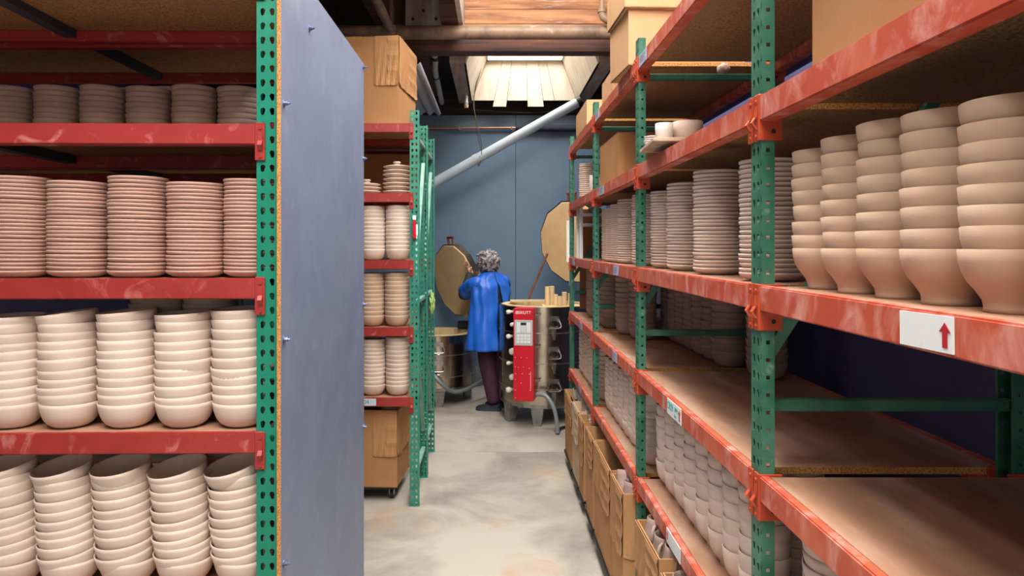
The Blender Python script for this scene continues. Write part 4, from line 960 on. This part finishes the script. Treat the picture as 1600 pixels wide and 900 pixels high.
bmesh.ops.transform(bm, matrix=HH, verts=bm.verts); finish(bm, 'hair', 'hair', pr, True, 180)
# clothing lofts
def loft(name, rings, m, parent, a0=0, a1=2*PI, n=56, closed=True, th=.003, fold=None):
    bm = bmesh.new(); R_ = []
    for j, (c, rx, ry) in enumerate(rings):
        row = []
        for i in range(n+(0 if closed else 1)):
            g0, g1 = (a0, a1) if not callable(a0) else a0(j/(len(rings)-1))
            a = g0+(g1-g0)*i/n; f = 1+(fold(a, j/(len(rings)-1)) if fold else 0)
            row.append(bm.verts.new(T(c[0]+rx*f*math.cos(a), c[1]+ry*f*math.sin(a), c[2])))
        R_.append(row)
    m_ = len(R_[0])
    for r0, r1 in zip(R_, R_[1:]):
        for i in range(m_ if closed else m_-1): bm.faces.new((r0[i], r0[(i+1) % m_], r1[(i+1) % m_], r1[i]))
    o = finish(bm, name, m, parent, True, 70)
    if th: o.modifiers.new('t', 'SOLIDIFY').thickness = th
    return o
def interp(ks, n):
    out = []
    for i in range(n):
        t = i/(n-1)*(len(ks)-1); k = min(int(t), len(ks)-2); f = t-k; A, B = ks[k], ks[k+1]
        out.append((tuple(A[0][q]*(1-f)+B[0][q]*f for q in range(3)), A[1]*(1-f)+B[1]*f, A[2]*(1-f)+B[2]*f))
    return out
shirt_k = [((0, .01, 1.37), .062, .06), ((0, 0, 1.335), .09, .075), ((0, 0, 1.29), .175, .095), ((0, 0, 1.2), .185, .115), ((0, .01, 1.0), .165, .12), ((0, .01, .84), .175, .13), ((0, .01, .78), .175, .13)]
loft('shirt', interp(shirt_k, 20), 'shirt', pr)
sm_k = [((0, .005, 1.352), .080, .070), ((0, 0, 1.325), .125, .088), ((0, 0, 1.28), .178, .112), ((0, 0, 1.22), .208, .135), ((0, 0, 1.14), .214, .145), ((-.005, 0, 1.02), .205, .15), ((-.02, 0, .86), .215, .165), ((-.03, -.01, .70), .225, .18), ((-.035, -.01, .60), .225, .185)]
def slit(t):
    g = .02 if t < .3 else .02+(t-.3)*.75
    return (-PI/2+g, 3*PI/2-.02)
def folds(a, t):
    return .045*t*math.sin(a*6+t*3)+.018*math.sin(a*13-t*9)*min(1, t*3)+.020*math.sin(a*4+t*22)*min(1, t*4)+.016*math.sin(a*5-t*30)*min(1, t*4)*(1-t)+.05*noise.noise(Vector((a*2.5, t*6, .3)))*min(1, t*5)
sm = loft('smock', interp(sm_k, 46), 'smock', pr, a0=slit, closed=False, n=110, fold=folds)
def sleeve(name, pts, rad, m, seg=24, amp=.05):
    pts = spline(pts, 6); n_ = len(pts); radii = []
    for i in range(n_):
        t = i/(n_-1)*(len(rad)-1); k = min(int(t), len(rad)-2); f = t-k; radii.append((rad[k]*(1-f)+rad[k+1]*f)*(1+amp*math.sin(i*1.7)))
    bm = bmesh.new(); tube(bm, pts, 0, seg, False, radii=radii); o = finish(bm, name, m, pr, True, 180); o.modifiers.new('t', 'SOLIDIFY').thickness = .003; return o
def mid(a, b, t): return tuple(a[i]*(1-t)+b[i]*t for i in range(3))
sleeve('smock_sleeve', [T(-.09, 0, 1.265), (sl[0], sl[1], 1.245), mid(sl, el, .45), mid(sl, el, .92)], [.05, .062, .076, .084], 'smock')
sleeve('smock_sleeve', [T(.09, 0, 1.265), (sr[0], sr[1], 1.245), mid(sr, er, .45), mid(sr, er, .85)], [.05, .062, .074, .08], 'smock')
sleeve('shirt_sleeve', [mid(sl, el, .3), mid(sl, el, .8), (el[0]-.004, el[1], el[2]-.012), mid(el, wl, .3), mid(el, wl, .96)], [.058, .06, .062, .054, .04], 'shirt', amp=.04)
sleeve('shirt_sleeve', [mid(sr, er, .3), mid(sr, er, .8), er, mid(er, wr, .3), mid(er, wr, .96)], [.058, .058, .056, .05, .04], 'shirt', amp=.04)
sleeve('trouser_leg', [(hl[0], hl[1], .84), hl, mid(hl, kl, .6), kl, mid(kl, al, .5), (al[0], al[1], .075)], [.12, .115, .095, .078, .07, .058], 'trousers', amp=.012)
sleeve('trouser_leg', [(hr[0], hr[1], .84), hr, mid(hr, kr, .6), kr, mid(kr, ar, .5), (ar[0], ar[1], .075)], [.12, .115, .095, .078, .07, .058], 'trousers', amp=.012)
def shoe(hx, hy, ang):
    mt = Matrix.Translation((hx, hy, 0)) @ Matrix.Rotation(ang, 4, 'Z')      # +x = toe
    bm = bmesh.new(); rings = []
    for (x, hw, ht) in ((-.055, .022, .045), (-.05, .034, .078), (-.01, .040, .088), (.04, .042, .078), (.09, .046, .062), (.14, .044, .052), (.17, .034, .044), (.18, .018, .034)):
        rings.append([bm.verts.new(mt @ Vector((x, hw*math.cos(a), max(.022, .022+(ht-.022)*math.sin(a))))) for a in [PI*k/10 for k in range(11)]])
    for a, b in zip(rings, rings[1:]):
        for i in range(10): bm.faces.new((a[i], a[i+1], b[i+1], b[i]))
        bm.faces.new((a[10], a[0], b[0], b[10]))
    bm.faces.new(rings[0]); bm.faces.new(rings[-1][::-1])
    s = finish(bm, 'shoe', 'shoe', pr, True, 60)
    bm = bmesh.new(); out = [(-.06, .02), (-.055, .036), (0, .042), (.06, .045), (.11, .049), (.155, .046), (.182, .032), (.19, .012)]
    prf = [(x, w_) for x, w_ in out]+[(x, -w_) for x, w_ in out[::-1]]
    a = [bm.verts.new(mt @ Vector((x, y, 0))) for x, y in prf]; b = [bm.verts.new(mt @ Vector((x, y, .028))) for x, y in prf]
    n_ = len(prf)
    for i in range(n_): bm.faces.new((a[i], a[(i+1) % n_], b[(i+1) % n_], b[i]))
    bm.faces.new(a[::-1]); bm.faces.new(b); finish(bm, 'sole', 'sole', s)
shoe(al[0]+.01, al[1], PI-.18); shoe(ar[0]+.02, ar[1]+.01, PI-.5)
